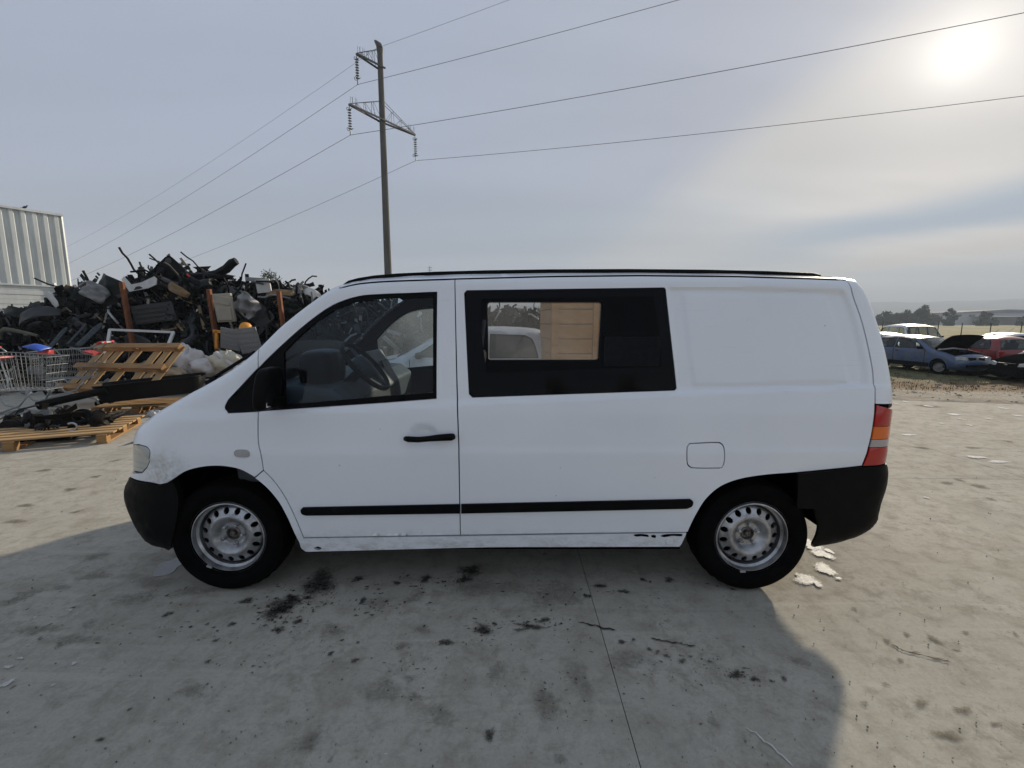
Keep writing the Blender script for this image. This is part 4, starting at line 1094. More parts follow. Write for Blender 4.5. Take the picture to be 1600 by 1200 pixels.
# ------------------------------------------------------------------ far background
def hills():
    mb = MB(); n = 160
    vs = []; r = random.Random(4)
    for ring, (rad, k) in enumerate(((2300, 0), (2550, .55), (2850, .95), (3300, 1.0))):
        for i in range(n + 1):
            a = R(-100) + R(200) * i / n
            h = 104 + 4 * math.sin(a * 3 + 1) + 2.5 * math.sin(a * 13 + 2) + 1.5 * math.sin(a * 31) + 1.2 * math.sin(a * 67)
            vs.append((rad * math.sin(a), rad * math.cos(a), -2 + h * k + (2 * math.sin(a * 90 + ring) if k else 0)))
    fs = [(q * (n + 1) + i, q * (n + 1) + i + 1, (q + 1) * (n + 1) + i + 1, (q + 1) * (n + 1) + i) for q in range(3) for i in range(n)]
    mb.add(vs, fs)
    tag(mb.build('hills', mat('wooded_hills', (.055, .068, .045), .95, var=.35, vscale=.004, coord='World', spec=.05), smooth=True), kind='structure')
hills()
def leaf_tree(name, label, base, h, w, seed, col, nleaf=700, leaf=.35, group=None, trunk=.25, conic=False):
    r = random.Random(seed)
    rt = empty(name, base, r.uniform(0, 6), label, 'tree', group)
    mb = MB(); th = h * trunk
    lean = Vector((r.uniform(-.05, .05) * h, r.uniform(-.05, .05) * h, 0))
    mb.tube([(0, 0, -.3), lean * .4 + Vector((0, 0, th)), lean + Vector((0, 0, h * .75))], [h * .028, h * .02, h * .006], 7)
    cl = []
    for k in range(11):
        a = r.uniform(0, 6.28); q = math.sqrt(r.random()) * w * .36; z = r.uniform(th * .8, h * .86)
        if conic: q *= (1.1 - z / h)
        s = w * r.uniform(.15, .27) * (1.2 - .5 * z / h)
        c = Vector((q * math.cos(a), q * math.sin(a), z)) + lean * (z / h); cl.append((c, s))
        mb.tube([lean * .4 + Vector((0, 0, th * r.uniform(.7, 1.1))), c * .6 + Vector((0, 0, th * .3)), c], [h * .012, h * .008, h * .003], 5)
    cl.append((lean + Vector((0, 0, h * .9)), w * .16))
    mb.build('trunk', mat('bark', (.07, .055, .04), .9, var=.3, spec=.1), rt, True)
    lv = MB()
    for k in range(nleaf):
        c, s = r.choice(cl)
        d = Vector((r.gauss(0, 1), r.gauss(0, 1), r.gauss(0, .8))); d = d.normalized() * s * (r.random() ** .45) * r.choice((1, 1, 1, 1.25))
        p = c + d; e = Euler((r.uniform(0, 6.28), r.uniform(0, 6.28), r.uniform(0, 6.28))).to_matrix(); l = leaf * r.uniform(.6, 1.3)
        lv.add([p + e @ Vector(v) * l for v in ((-.5, 0, 0), (0, .32, .08), (.5, 0, 0), (0, -.32, .08))], [(0, 1, 2, 3)])
    lv.build('crown', mat('foliage_%s' % name, col, .8, var=.5, vscale=.8, spec=.15), rt)
    return rt
FZ = -.46
def far_at(px, Y): p = onY(px, 500, Y); return (p.x, Y, FZ)
FAR_TREES = [(1384, 250, 11, 13, 'round dark tree at the left end of the far tree row'), (1400, 255, 10, 12, 'low dark tree, second from the van tail in the far tree row'), (1417, 250, 12.5, 13, 'dark tree, third from the van tail in the far tree row'), (1441, 240, 16.5, 13, 'tallest pointed tree of the far tree row'), (1427, 262, 10, 12, 'low tree filling in just left of the tallest far tree'), (1456, 258, 9, 11, 'low tree just right of the tallest far tree'), (1483, 235, 14, 9, 'slim tree with a thin top in front of the warehouse'), (1535, 230, 11, 9, 'bushy tree in front of the warehouse middle'), (1372, 270, 9, 12, 'small far tree half hidden behind the van tail'), (1553, 238, 6, 6, 'low shrub by the warehouse lean-to'), (1597, 236, 7, 6, 'shrub at the right edge of the photo before the warehouse')]
for i, (px, Y, h, w, lb) in enumerate(FAR_TREES):
    leaf_tree('far_tree', lb, far_at(px, Y), h * .64, w * .72, 40 + i, (.045, .06, .032), 1500, .95, 'far trees by the warehouse', .05)
# long pale warehouse
def warehouse():
    Y = 285; x0, x1 = onY(1448, 500, Y).x, onY(1760, 500, Y).x
    rt = empty('warehouse', ((x0 + x1) / 2, Y, FZ), 0, 'long pale grey warehouse with low pitched roof beyond the meadow', 'warehouse'); L_ = x1 - x0
    hw = onY(1500, 489, Y).z - FZ; hr = onY(1570, 483.5, Y).z - FZ
    M_W = mat('pale_warehouse_cladding', (.50, .51, .52), .7, var=.08, vscale=.1, coord='World')
    mb = MB(); mb.box((0, 15, hw / 2), (L_, 30, hw)); mb.build('wall', M_W, rt)
    mb = MB(); xr = onY(1575, 480, Y).x - (x0 + x1) / 2
    mb.prism([(-L_ / 2 - .5, hw), (xr - 30, hw + .4), (xr, hr), (L_ / 2, hr - 1.5), (L_ / 2, hw)], 31, Matrix.Translation((0, 30.5, .02)) @ Matrix.Rotation(R(90), 4, 'X')); mb.build('roof', mat('warehouse_roof', (.24, .24, .24), 1.0, var=.1, vscale=.1), rt)
    for px in (1462, 1497, 1518, 1630, 1660):
        a = onY(px - 4, 493.2, Y).x - (x0 + x1) / 2; b_ = onY(px + 5, 493.2, Y).x - (x0 + x1) / 2; z = onY(px, 493, Y).z - FZ
        mb = MB(); mb.box(((a + b_) / 2, -.1, z), (b_ - a, .3, 1.1)); w = mb.build('window', mat('dark_far_window', (.05, .055, .06), .3), rt)
        mb = MB(); mb.box(((a + b_) / 2, -.28, z + .62), (b_ - a + .3, .2, .15)); mb.build('lintel', M_W, w)
    # lean-to in front
    a = onY(1553, 500, Y - 14).x - (x0 + x1) / 2; b_ = L_ / 2
    zt = onY(1560, 494.5, Y - 14).z - FZ
    mb = MB(); mb.box(((a + b_) / 2, -7, zt + .1), (b_ - a, 14, .35), (R(2), 0, 0)); lt = mb.build('lean_to_roof', mat('pale_lean_to_roof', (.40, .41, .42), 1.0, var=.06, spec=.05), rt)
    for k in range(5): mb = MB(); mb.box((a + 1 + k * (b_ - a - 2) / 4, -13.4, zt / 2), (.35, .35, zt)); mb.build('post', M_W, rt)
warehouse()
# fence along the meadow
M_POST = mat('dark_fence_post', (.045, .045, .045), .8, var=.2)
fx = [(1380, 521, 503), (1406.5, 516, 502), (1433, 516, 502), (1467, 517, 499), (1504, 518, 501), (1549, 520, 502), (1597, 524, 503.5), (1652, 527, 505)]
tops = []
for i, (px, yb, yt) in enumerate(fx):
    Y = lerp(74, 55, (px - 1380) / 270); b_ = onY(px - 2, 519, Y)
    h = (yb - yt) / FPX * Y * 1.02 + .25
    mb = MB(); mb.tube([(0, 0, -.2), (0, 0, h * .96), (0, 0, h)], [.06, .055, .03], 8)
    o = mb.build('fence_post', M_POST, smooth=True); o.location = (b_.x, Y, FZ)
    tag(o, 'dark fence post at the meadow, %s from the van tail' % ('first', 'second', 'third', 'fourth', 'fifth', 'sixth', 'seventh', 'eighth')[i], 'post', 'fence posts along the meadow'); tops.append(Vector((b_.x, Y, FZ + h)))
for k, dz in enumerate((.15, .75, 1.3)):
    mb = MB(); mb.tube([t - Vector((0, 0, dz)) for t in tops], .006, 4)
    tag(mb.build('fence_wire', M_POST), '%s wire of the meadow fence' % ('top', 'middle', 'bottom')[k], 'wire')
# tree behind the scrap heap
p = onY(428, 500, 46); leaf_tree('leafy_tree', 'green tree top showing behind the scrap heap', (p.x, 46, -.4), onY(428, 421, 46).z + .4, 4.4, 77, (.055, .075, .03), 5200, .16, None, .3)
# thin far mast above the van roof
p = onY(673.5, 500, 300); ht = onY(673, 415.5, 300).z - FZ
mb = MB(); mb.tube([(0, 0, 0), (0, 0, ht)], [.5, .22], 6)
for z in (.93, .97, .85): mb.bar((-1.4, 0, ht * z), (1.4, 0, ht * z), .2, .3)
o = mb.build('far_mast', mat('grey_mast_steel', (.20, .20, .21), .6, metal=.3), smooth=False); o.location = (p.x, 300, FZ); tag(o, 'thin far mast peeking above the van roof', 'mast')

# grit lying on the concrete
rg = random.Random(77); mb = MB()
for k in range(1100):
    px, py = rg.uniform(0, 1600), 680 + 520 * rg.random() ** .7
    p = onZ(px, py, 0)
    if YS - .05 < p.y < YS + VW and -2.4 < p.x < 2.2: continue
    q = rg.choice((.0009, .0012, .0015, .002, .0026, .0045)); e = Euler((rg.uniform(0, 3), rg.uniform(0, 3), rg.uniform(0, 6))).to_matrix()
    vs = [p + Vector((0, 0, .003 + q * .4)) + e @ Vector((a * q * rg.uniform(.7, 1.6), b * q * rg.uniform(.7, 1.3), c * q * rg.uniform(.5, 1))) for a, b, c in ((1, 0, 0), (-1, 0, 0), (0, 1, 0), (0, -1, 0), (0, 0, 1), (0, 0, -1))]
    mb.add(vs, [(0, 2, 4), (2, 1, 4), (1, 3, 4), (3, 0, 4), (2, 0, 5), (1, 2, 5), (3, 1, 5), (0, 3, 5)])
tag(mb.build('grit', mat('mixed_grit', (.22, .205, .175), .95, var=.8, vscale=9, coord='World', spec=.05)), 'fine grit and crumbs scattered over the concrete yard', 'grit', kind='stuff')
# ------------------------------------------------------------------ power pole and wires
M_POLE = mat('weathered_concrete_pole', (.135, .130, .122), .9, var=.25, vscale=1.2, dirt=(.06, .052, .045), dirt_amt=.6, dscale=.8, stretch=(6, 6, .5), spec=.15)
M_ARM = mat('dark_galvanised_arm', (.055, .06, .068), .6, metal=.4, var=.2)
M_INS = mat('glass_insulator_discs', (.10, .115, .12), .3, var=.15)
PY = 39.0
ptop = onY(594.5, 66, PY); PX = onY(598, 200, PY).x
pole = empty('power_pole', (PX, PY, 0), 0, 'tall tapering concrete power pole with three steel cross-arms behind the van', 'power pole')
PO = Vector((PX, PY, 0))
mb = MB(); zt = ptop.z
mb.tube([(0, 0, -.5), (0, 0, zt * .5), (0, 0, zt - .9), (0, 0, zt - .5)], [.34, .27, .215, .25], 16)
shaft = mb.build('shaft', M_POLE, pole, True, 60)
mb = MB(); mb.tube([(0, 0, zt - .5), (-.06, 0, zt - .2), (-.28, -.05, zt + .02), (-.38, -.07, zt + .1)], [.26, .24, .12, .05], 12); mb.build('top_cap', M_POLE, pole, True)
def arm(junction_py, tip_px, tie_dz, name='cross_arm'):
    zj = onY(600, junction_py, PY).z
    tip = onZ(tip_px[0], tip_px[1], zj) - PO
    d = Vector((tip.x, tip.y, 0)); L_ = d.length; d /= L_; s = Vector((-d.y, d.x, 0))
    mb = MB()
    for k in (-1, 1): mb.bar(s * .28 * k + d * -.25 + Vector((0, 0, zj)), tip + s * .05 * k, .09, .12)
    a = mb.build(name, M_ARM, pole)
    mb = MB()
    for k in (-1, 1):
        up = s * .16 * k + Vector((0, 0, zj + tie_dz)); mb.bar(up, tip + Vector((0, 0, .05)) + s * .04 * k, .03, .03)
        for t in (.3, .55, .8):
            b_ = tip.lerp(s * .28 * k + Vector((0, 0, zj)), 1 - t) ; u = (tip + Vector((0, 0, .05))).lerp(up, 1 - t)
            mb.bar(b_, u, .022, .022); mb.bar(u, tip.lerp(s * .28 * k + Vector((0, 0, zj)), 1 - t + .2), .018, .018)
    for q in range(5):                                   # bird spikes
        b_ = tip - d * (.1 + q * .16); mb.tube([b_, b_ + Vector((.1 * math.sin(q * 2.3), .1 * math.cos(q), .65))], .012, 4)
    mb.build('tie_rods', M_ARM, pole); return tip
def insulator(tip, bottom_py, px):
    p = tip + PO; bz = onY(px, bottom_py, p.y).z
    L_ = p.z - bz; n = 8; mb = MB()
    prof = [(.03, 0.0), (.03, -.25)]
    for k in range(n):
        z = -.3 - (L_ - .65) * k / n; prof += [(.022, z), (.025, z - .06), (.13, z - .09), (.14, z - .115), (.025, z - .125)]
    prof += [(.03, -L_ + .3), (.05, -L_), (0, -L_)]
    mb.lathe(prof, 12, Matrix.Translation(tip)); o = mb.build('insulator_string', M_INS, pole, True, 40)
    mb = MB()
    for z, r_ in ((-.32, .2), (-L_ + .42, .24)):
        mb.tube([tip + Vector((r_ * math.cos(a), r_ * math.sin(a) * .5, z + .08 * math.sin(a * 2))) for a in np.linspace(0.3, 5.6, 12)], .02, 5)
    mb.build('arcing_horn', M_ARM, o); return Vector((p.x, p.y, bz))
t1 = arm(106, (557, 84), 1.35); t2 = arm(189, (545.5, 163), 1.5); t3 = arm(189, (648.5, 211), 1.5)
b1 = insulator(t1, 132, 560); b2 = insulator(t2, 211, 547); b3 = insulator(t3, 251, 650)
gw = Vector((PX - .25, PY - .05, onY(594, 76, PY).z))
M_WIRE = mat('dull_aluminium_wire', (.10, .105, .11), .6, metal=.3, var=.1)
DR, DL = Vector((.945, -.327, 0)), Vector((-.837, .547, 0))
def wire(start, pr, pl, which, r):
    # right span passes through photo pixel pr; left span sags towards the next pole
    u, dy, dz = ray(*pr)
    # plan intersection of the wire line with the pixel column
    k = u / dy
    s_ = (start.x - k * start.y) / (k * DR.y - DR.x)
    zp = CAMH + dz / dy * (start.y + DR.y * s_)
    b = 4 * 3.2 / 150 ** 2; a = (zp - start.z - b * s_ * s_) / s_
    pts = [start + DR * q + Vector((0, 0, a * q + b * q * q)) for q in np.linspace(0, max(62, s_ * 1.25), 28)]
    mb = MB(); mb.tube(pts, r, 5); tag(mb.build('power_line', M_WIRE, smooth=True), 'thin power line from %s running to the right overhead' % which, 'power line')
    u, dy, dz = ray(*pl); k = u / dy
    s_ = (start.x - k * start.y) / (k * DL.y - DL.x); zp = CAMH + dz / dy * (start.y + DL.y * s_)
    b = 4 * 5.0 / 210 ** 2; a = (zp - start.z - b * s_ * s_) / s_
    pts = [start + DL * q + Vector((0, 0, a * q + b * q * q)) for q in np.linspace(0, 210, 28)]
    mb = MB(); mb.tube(pts, [r * (.85 + .3 * i / 27) for i in range(28)], 5); tag(mb.build('power_line', M_WIRE, smooth=True), 'thin power line from %s sloping down to the left' % which, 'power line')
wire(b1, (1060, 0), (115, 408), 'the upper arm', .016)
wire(b2, (1600, 20), (155, 420), 'the lower left arm', .018)
wire(b3, (1600, 150), (300, 403), 'the lower right arm', .018)
wire(gw, (795, 0), (150, 362), 'the pole top', .011)

# ------------------------------------------------------------------ corrugated metal shed at the left
M_SHEET = mat('pale_green_grey_sheet_metal', (.66, .70, .70), .45, metal=.15, var=.07, vscale=1.5, dirt=(.30, .31, .29), dirt_amt=.4, dscale=2, stretch=(1, 1, .25))
cr_t, cr_b = onY(98, 338, 16), onY(110, 449, 16)
zt_, zm_ = cr_t.z, cr_b.z
sd = Vector((.50, .866, 0)).normalized(); sn = Vector((sd.y, -sd.x, 0))
SC = Vector((cr_b.x, 16, 0))
shed = empty('metal_shed', SC, 0, 'pale metal shed wall with upright ribs above lapped boards behind the scrap heap', 'shed')
def rib(s_, out):  # one trapezoid rib as a part
    w = .262; pr = [(0, 0), (.035, 0), (.075, .06), (.165, .06), (.205, 0), (w, 0)]
    mb = MB(); vs = []
    for z in (zm_, zt_):
        for a, b in pr: vs.append(-sd * (s_ + a) + sn * (b + out) + Vector((0, 0, z)))
    n = len(pr); mb.add(vs, [(i, n + i, n + i + 1, i + 1) for i in range(n - 1)])
    return mb.build('sheet_rib', M_SHEET, shed, solid=.004)
for k in range(20): rib(.03 + k * .263, 0)
zz = zm_; k = 0
while zz > -.1:
    mb = MB(); h = .155; mb.bar(-sd * .02 + sn * .02 + Vector((0, 0, zz - h / 2)), -sd * 5.4 + sn * .02 + Vector((0, 0, zz - h / 2)), .03, h - .006)
    o = mb.build('lapped_board', M_SHEET, shed); o.location = sn * (.012 * (k % 2)); zz -= h; k += 1
mb = MB(); mb.bar(sd * .03 + sn * .03 + Vector((0, 0, zt_ + .03)), -sd * 5.4 + sn * .03 + Vector((0, 0, zt_ + .03)), .14, .07); mb.build('eaves_flashing', M_SHEET, shed)
mb = MB(); mb.bar(sn * .05 + Vector((0, 0, zm_)), -sd * 5.4 + sn * .05 + Vector((0, 0, zm_)), .08, .05); mb.build('drip_rail', M_SHEET, shed)
mb = MB(); mb.bar(sn * .02 + Vector((0, 0, zm_ - .02)), sn * .02 + Vector((0, 0, zt_ + .02)), .05, .05); mb.build('corner_trim', M_SHEET, shed)
mb = MB(); mb.bar(-sd * .42 + sn * .07 + Vector((0, 0, 0)), -sd * .42 + sn * .07 + Vector((0, 0, zm_ + .12)), .06, .06); mb.build('wall_post', M_SHEET, shed)
mb = MB(); mb.box(-sd * 2.7 - sn * 1.6 + Vector((0, 0, zt_ / 2 - .02)), (5.3, 3.0, zt_ - .1), Matrix.Rotation(math.atan2(sd.y, sd.x), 3, 'Z')); mb.build('shed_body', mat('shed_inner', (.2, .21, .21), .8), shed)
def bird(loc, label, s=1.0):
    mb = MB()
    pr = [(0, -.10), (.025, -.085), (.05, -.03), (.052, .02), (.035, .07), (.012, .09), (0, .092)]
    mb.lathe(pr, 10, Matrix.Rotation(R(90 - 25), 4, 'Y')); 
    mb.lathe([(0, -.03), (.022, -.02), (.028, 0), (.022, .02), (0, .03)], 8, Matrix.Translation((.085, 0, .075)))
    mb.add([(-.08, -.02, -.01), (-.08, .02, -.01), (-.19, .025, -.05), (-.19, -.025, -.05)], [(0, 1, 2, 3)])
    mb.add([(.108, -.006, .08), (.108, .006, .08), (.14, 0, .072), (.108, 0, .068)], [(0, 1, 2), (0, 2, 3), (1, 3, 2)])
    for y in (-.015, .015): mb.tube([(.0, y, -.04), (.01, y, -.1)], .004, 4)
    o = mb.build('bird', mat('dark_bird_feathers', (.03, .03, .035), .8), smooth=True); o.location = loc; o.scale = (s, s, s); o.rotation_euler = (0, 0, R(30)); tag(o, label, 'bird')
pb = onY(40, 333, 15.3); bird((pb.x, 15.3, zt_ + .13), 'small dark bird standing on the shed roof edge', .7)

# ------------------------------------------------------------------ scrap heap
M_BP = mat('black_scrap_plastic', (.0055, .006, .0065), .5, var=.5, vscale=4, dirt=(.014, .013, .012), dirt_amt=.35, spec=.12)
M_BP2 = mat('greenish_black_scrap', (.008, .013, .012), .4, var=.5, vscale=3, dirt=(.02, .021, .02), dirt_amt=.4, spec=.2)
M_GR = mat('grey_scrap_plastic', (.032, .034, .039), .55, var=.25, vscale=4, dirt=(.05, .048, .045), dirt_amt=.5)
M_LG = mat('pale_grey_scrap', (.24, .245, .25), .55, var=.2, vscale=4, dirt=(.12, .11, .10), dirt_amt=.5)
M_BE = mat('beige_trim', (.38, .35, .29), .75, var=.12, vscale=4, dirt=(.17, .15, .12), dirt_amt=.5)
M_WP = mat('off_white_plastic', (.60, .60, .59), .5, var=.12, vscale=4, dirt=(.25, .24, .22), dirt_amt=.5)
M_BR = mat('brown_foam', (.25, .17, .09), .85, var=.35, vscale=7, dirt=(.07, .05, .035), dirt_amt=.6)
M_RD = mat('red_plastic', (.50, .035, .03), .4, var=.2); M_BL = mat('blue_plastic', (.03, .10, .48), .4, var=.2); M_OR = mat('orange_plastic', (.72, .30, .03), .5, var=.15); M_SI = mat('scrap_silver_metal', (.42, .43, .44), .35, metal=.8, var=.2, dirt=(.12, .11, .10), dirt_amt=.4)
M_RUST = mat('rusty_steel_post', (.20, .070, .028), .85, var=.35, vscale=9, dirt=(.09, .035, .018), dirt_amt=.6, dscale=6)
def sheet(r, w, h, bend=.3, crump=.05, nx=8, nz=6, round_=.0, th=.006):
    """bent, dented plate in local xz"""
    mb = MB(); ph = [r.uniform(0, 6.28) for _ in range(6)]; kx, kz = r.uniform(1, 3), r.uniform(1, 3); cut = [r.uniform(0, .35) for _ in range(4)]
    def fn(u, v):
        x, z = (u - .5), (v - .5)
        # cut corners
        for q, (sx, sz) in enumerate(((-1, -1), (1, -1), (1, 1), (-1, 1))):
            e = x * sx + z * sz - (1 - cut[q] * .9)
            if e > 0: x -= sx * e * .5; z -= sz * e * .5
        y = bend * w * (x * x * 1.6) + crump * (math.sin(kx * 6 * x + ph[0]) * math.sin(kz * 5 * z + ph[1]) + .5 * math.sin(11 * x + 7 * z + ph[2])) * min(w, h)
        return Vector((x * w, y, z * h))
    mb.grid(fn, nx, nz); return mb
def shard(r, w, h):
    """jagged bent piece of moulding: folded strip with a ragged outline and a return flange"""
    mb = MB(); n = r.randint(4, 7); f = r.uniform(.05, .3) * h; lo, hi, y = [], [], 0.0; yy = []
    for i in range(n + 1):
        x = (i / n - .5) * w; y += r.uniform(-.12, .12) * w; yy.append(y)
        lo.append((x, y, -h * r.uniform(.25, .6))); hi.append((x + r.uniform(-.04, .04) * w, y + r.uniform(-.1, .1) * h, h * r.uniform(.2, .6)))
    fl = [(a[0], a[1] + f * r.uniform(.4, 1.2), a[2] + f * .3) for a in hi]; vs = lo + hi + fl; k = n + 1
    fs = [(i, i + 1, k + i + 1, k + i) for i in range(n)] + [(k + i, k + i + 1, 2 * k + i + 1, 2 * k + i) for i in range(n)]
    return mb.add(vs, fs)
def bumper_mb(r, L_=1.65, h=.34, wrap=.42):
    mb = MB(); prof = [(.0, -.5), (-.06, -.45), (-.09, -.2), (-.10, .1), (-.08, .3), (-.03, .46), (.05, .5)]; n = 18
    notch = r.uniform(.1, .3)
    def fn(u, v):
        t = (u - .5) * 2; x = math.copysign(abs(t) ** .9, t) * L_ / 2; k = min(len(prof) - 1.001, v * (len(prof) - 1)); i = int(k); f = k - i
        py = lerp(prof[i][0], prof[i + 1][0], f); pz = lerp(prof[i][1], prof[i + 1][1], f)
        bow = wrap * abs(t) ** 3.2
        if abs(t) > .85: x = math.copysign(L_ / 2 * (.93 + (1 - abs(t)) * .2), t)
        zz_ = pz * h * (1 - .25 * abs(t) ** 2)
        if v < .2 and abs(t) < notch: zz_ += h * .12
        return Vector((x, py + bow, zz_ + .03 * math.sin(3 * t)))
    mb.grid(fn, n, 12); return mb
def lump_mb(r, s, nu=9, nv=7):
    mb = MB(); ph = [r.uniform(0, 6.28) for _ in range(6)]; e = r.uniform(.4, 1)
    dims = (s * r.uniform(.7, 1.4), s * r.uniform(.5, 1), s * r.uniform(.5, 1.1))
    def fn(u, v):
        a, b = u * 2 * math.pi, (v - .5) * math.pi
        def sp(x): return math.copysign(abs(x) ** e, x)
        k = 1 + .16 * math.sin(3 * a + ph[0]) * math.cos(2 * b + ph[1]) + .1 * math.sin(5 * a + 4 * b + ph[2])
        return Vector((dims[0] * sp(math.cos(a)) * sp(math.cos(b)) * k, dims[1] * sp(math.sin(a)) * sp(math.cos(b)) * k, dims[2] * sp(math.sin(b)) * k))
    mb.grid(fn, nu, nv); return mb
def hose_mb(r, L_, rad):
    p = Vector((0, 0, 0)); d = Vector((r.uniform(-1, 1), r.uniform(-.4, .4), r.uniform(-.5, 1))).normalized(); pts = [p.copy()]
    for _ in range(6):
        d = (d + Vector((r.uniform(-.6, .6), r.uniform(-.4, .4), r.uniform(-.7, .5)))).normalized(); p = p + d * L_ / 6; pts.append(p.copy())
    mb = MB(); mb.tube(pts, rad, 7); return mb
SIL = [(-60, 500), (0, 489), (40, 482), (75, 470), (108, 456), (128, 434), (150, 440), (170, 446), (196, 440), (235, 424), (252, 404), (262, 402), (280, 404), (300, 415), (330, 425), (350, 428), (385, 437), (420, 441), (455, 441), (490, 445), (520, 458), (560, 462), (620, 470), (700, 478), (800, 480), (900, 482)]
HY = 12.6
sx = [onY(a, b, HY).x for a, b in SIL]; sz = [onY(a, b, HY).z for a, b in SIL]
def heap_top(x): return float(np.interp(x, sx, sz)) - .17
def heap_surf(x, t):
    """t 0 at the toe, 1 at the crest"""
    h = heap_top(x)
    y = np.interp(t, [0, .25, .8, 1.0, 1.3], [10.9, 11.5, 11.9, HY, 13.6]); z = np.interp(t, [0, .25, .8, 1.0, 1.3], [.1, .75, h * .82, h, h * .85])
    return Vector((x, float(y), float(z)))
HX0, HX1 = -15.5, 2.5
class Multi:
    def __init__(s): s.v = []; s.f = []; s.m = []; s.mats = []
    def add(s, mb, mt, M):
        if mt not in s.mats: s.mats.append(mt)
        o = len(s.v); s.v += [tuple(M @ Vector(v)) for v in mb.v]; s.f += [tuple(i + o for i in f) for f in mb.f]; s.m += [s.mats.index(mt)] * len(mb.f)
    def build(s, name, smooth=True):
        me = bpy.data.meshes.new(name); me.from_pydata(s.v, [], s.f); me.update()
        for m in s.mats: me.materials.append(m)
        me.polygons.foreach_set('material_index', s.m)
        if smooth: me.shade_smooth(); me.set_sharp_from_angle(angle=R(40))
        return link_mesh(name, me)
rh = random.Random(17)
MU = Multi()
core = MB()
def fcore(u, v):
    x = lerp(HX0 - 1, HX1, u); p = heap_surf(x, v * 1.3)
    n = math.sin(x * 3.1 + v * 9) * .12 + math.sin(x * 7.7 - v * 17) * .08 + math.sin(x * 17 + v * 31) * .04
    return p + Vector((0, .28 - n * .8, -.12 + n * .4))
core.grid(fcore, 150, 26); MU.add(core, M_DARK, Matrix())
mats_w = [M_BP] * 16 + [M_BP2] * 5 + [M_GR] * 5 + [M_LG] * 2 + [M_BE, M_WP, M_SI, M_BR]
def rnd_rot(r, s=1.0): return Euler((r.uniform(-.9, .9) * s, r.uniform(-1.6, 1.6), r.uniform(-.8, .8) * s)).to_matrix().to_4x4()
for k in range(4600):
    t = rh.uniform(-.02, 1.06); x = rh.uniform(HX0, HX1)
    p = heap_surf(x, t) + Vector((0, rh.uniform(-.12, .15), rh.uniform(-.08, .06)))
    q = rh.random(); mt = rh.choice(mats_w)
    sc_k = .35 if mt in (M_LG, M_BE, M_WP, M_SI) else 1.0
    if q < .55: mb = shard(rh, rh.choice((.15, .25, .4, .7)) * rh.uniform(.7, 1.2) * sc_k, rh.choice((.06, .1, .18, .32)) * rh.uniform(.7, 1.3) * sc_k)
    elif q < .60: mb = lump_mb(rh, rh.uniform(.05, .13) * sc_k, 7, 5)
    elif q < .84: mb = MB().box((0, 0, 0), (rh.uniform(.25, .9), rh.uniform(.02, .06), rh.uniform(.02, .09)))
    else: mb = hose_mb(rh, rh.uniform(.4, 1.0), rh.uniform(.012, .03))
    if q > .86 and mt in (M_BE, M_WP): mt = M_BP
    MU.add(mb, mt, Matrix.Translation(p) @ rnd_rot(rh))
# litter at the foot of the heap
for k in range(420):
    x = rh.uniform(-15, -3.4); y = rh.uniform(9.3, 11.3)
    if x > -6.5 and y < 10.3: continue
    q = rh.random(); mt = rh.choice([M_BP] * 5 + [M_BP2, M_GR, M_LG, M_LG, M_WP, M_BE, M_SI, M_BR])
    z = .05 + max(0, (y - 10) * .35) * rh.random()
    if q < .5: mb = sheet(rh, rh.uniform(.12, .45), rh.uniform(.08, .3), rh.uniform(-.5, .5), rh.uniform(.04, .14), 5, 4)
    elif q < .75: mb = lump_mb(rh, rh.uniform(.04, .13), 8, 6)
    else: mb = hose_mb(rh, rh.uniform(.3, .8), rh.uniform(.01, .02))
    MU.add(mb, mt, Matrix.Translation((x, y, z + .06)) @ rnd_rot(rh, 1.4))
tag(MU.build('scrap_heap'), 'great dark heap of mixed car scrap along the back of the yard', 'scrap heap', kind='stuff')

def item(name, mb, mt, px, py, Y, rot, label, cat, group=None, solid=.008, smooth=True, angle=45, sub=0):
    o = mb.build(name, mt, None, smooth, angle, solid=solid, sub=sub); p = onY(px, py, Y); o.location = p; o.rotation_euler = tuple(R(a) for a in rot)
    tag(o, label, cat, group); return o
ri = random.Random(99)
# anonymous bumpers and panels: nothing in the photo tells them apart
def zone(px): return ('below the shed', 'right of the shed corner', 'just left of the first rusty post', 'between the first rusty post and the peak', 'under the pointed peak', 'left of the middle rusty post', 'around the beige seat back', 'left of the last rusty post', 'next to the windscreen', 'behind the windscreen')[max(0, min(9, int(px / 52)))]
def bsurf(px, t): x = onY(px, 470, 12).x; return heap_surf(x, t)
for k in range(24):
    px = ri.uniform(5, 520); t = ri.choice((.15, .3, .45, .6, .75, .85)); p = bsurf(px, t)
    mb = bumper_mb(ri, ri.uniform(1.0, 1.6), ri.uniform(.16, .30), ri.uniform(.2, .45))
    o = mb.build('car_bumper', ri.choice((M_BP, M_BP, M_BP2, M_GR)), None, True, 50, solid=.006)
    o.location = p + Vector((0, ri.uniform(-.22, .05), 0)); o.rotation_euler = (ri.uniform(-.6, .6), ri.uniform(-.7, .7), ri.uniform(-.9, .9) + (math.pi if ri.random() < .4 else 0))
    tag(o, '%s bumper %s the heap %s' % ({'black_scrap_plastic': 'black', 'greenish_black_scrap': 'greenish black', 'grey_scrap_plastic': 'grey'}[o.data.materials[0].name], 'low in' if t < .35 else 'half way up' if t < .7 else 'high on', zone(px)), 'bumper', 'car bumpers in the scrap heap')
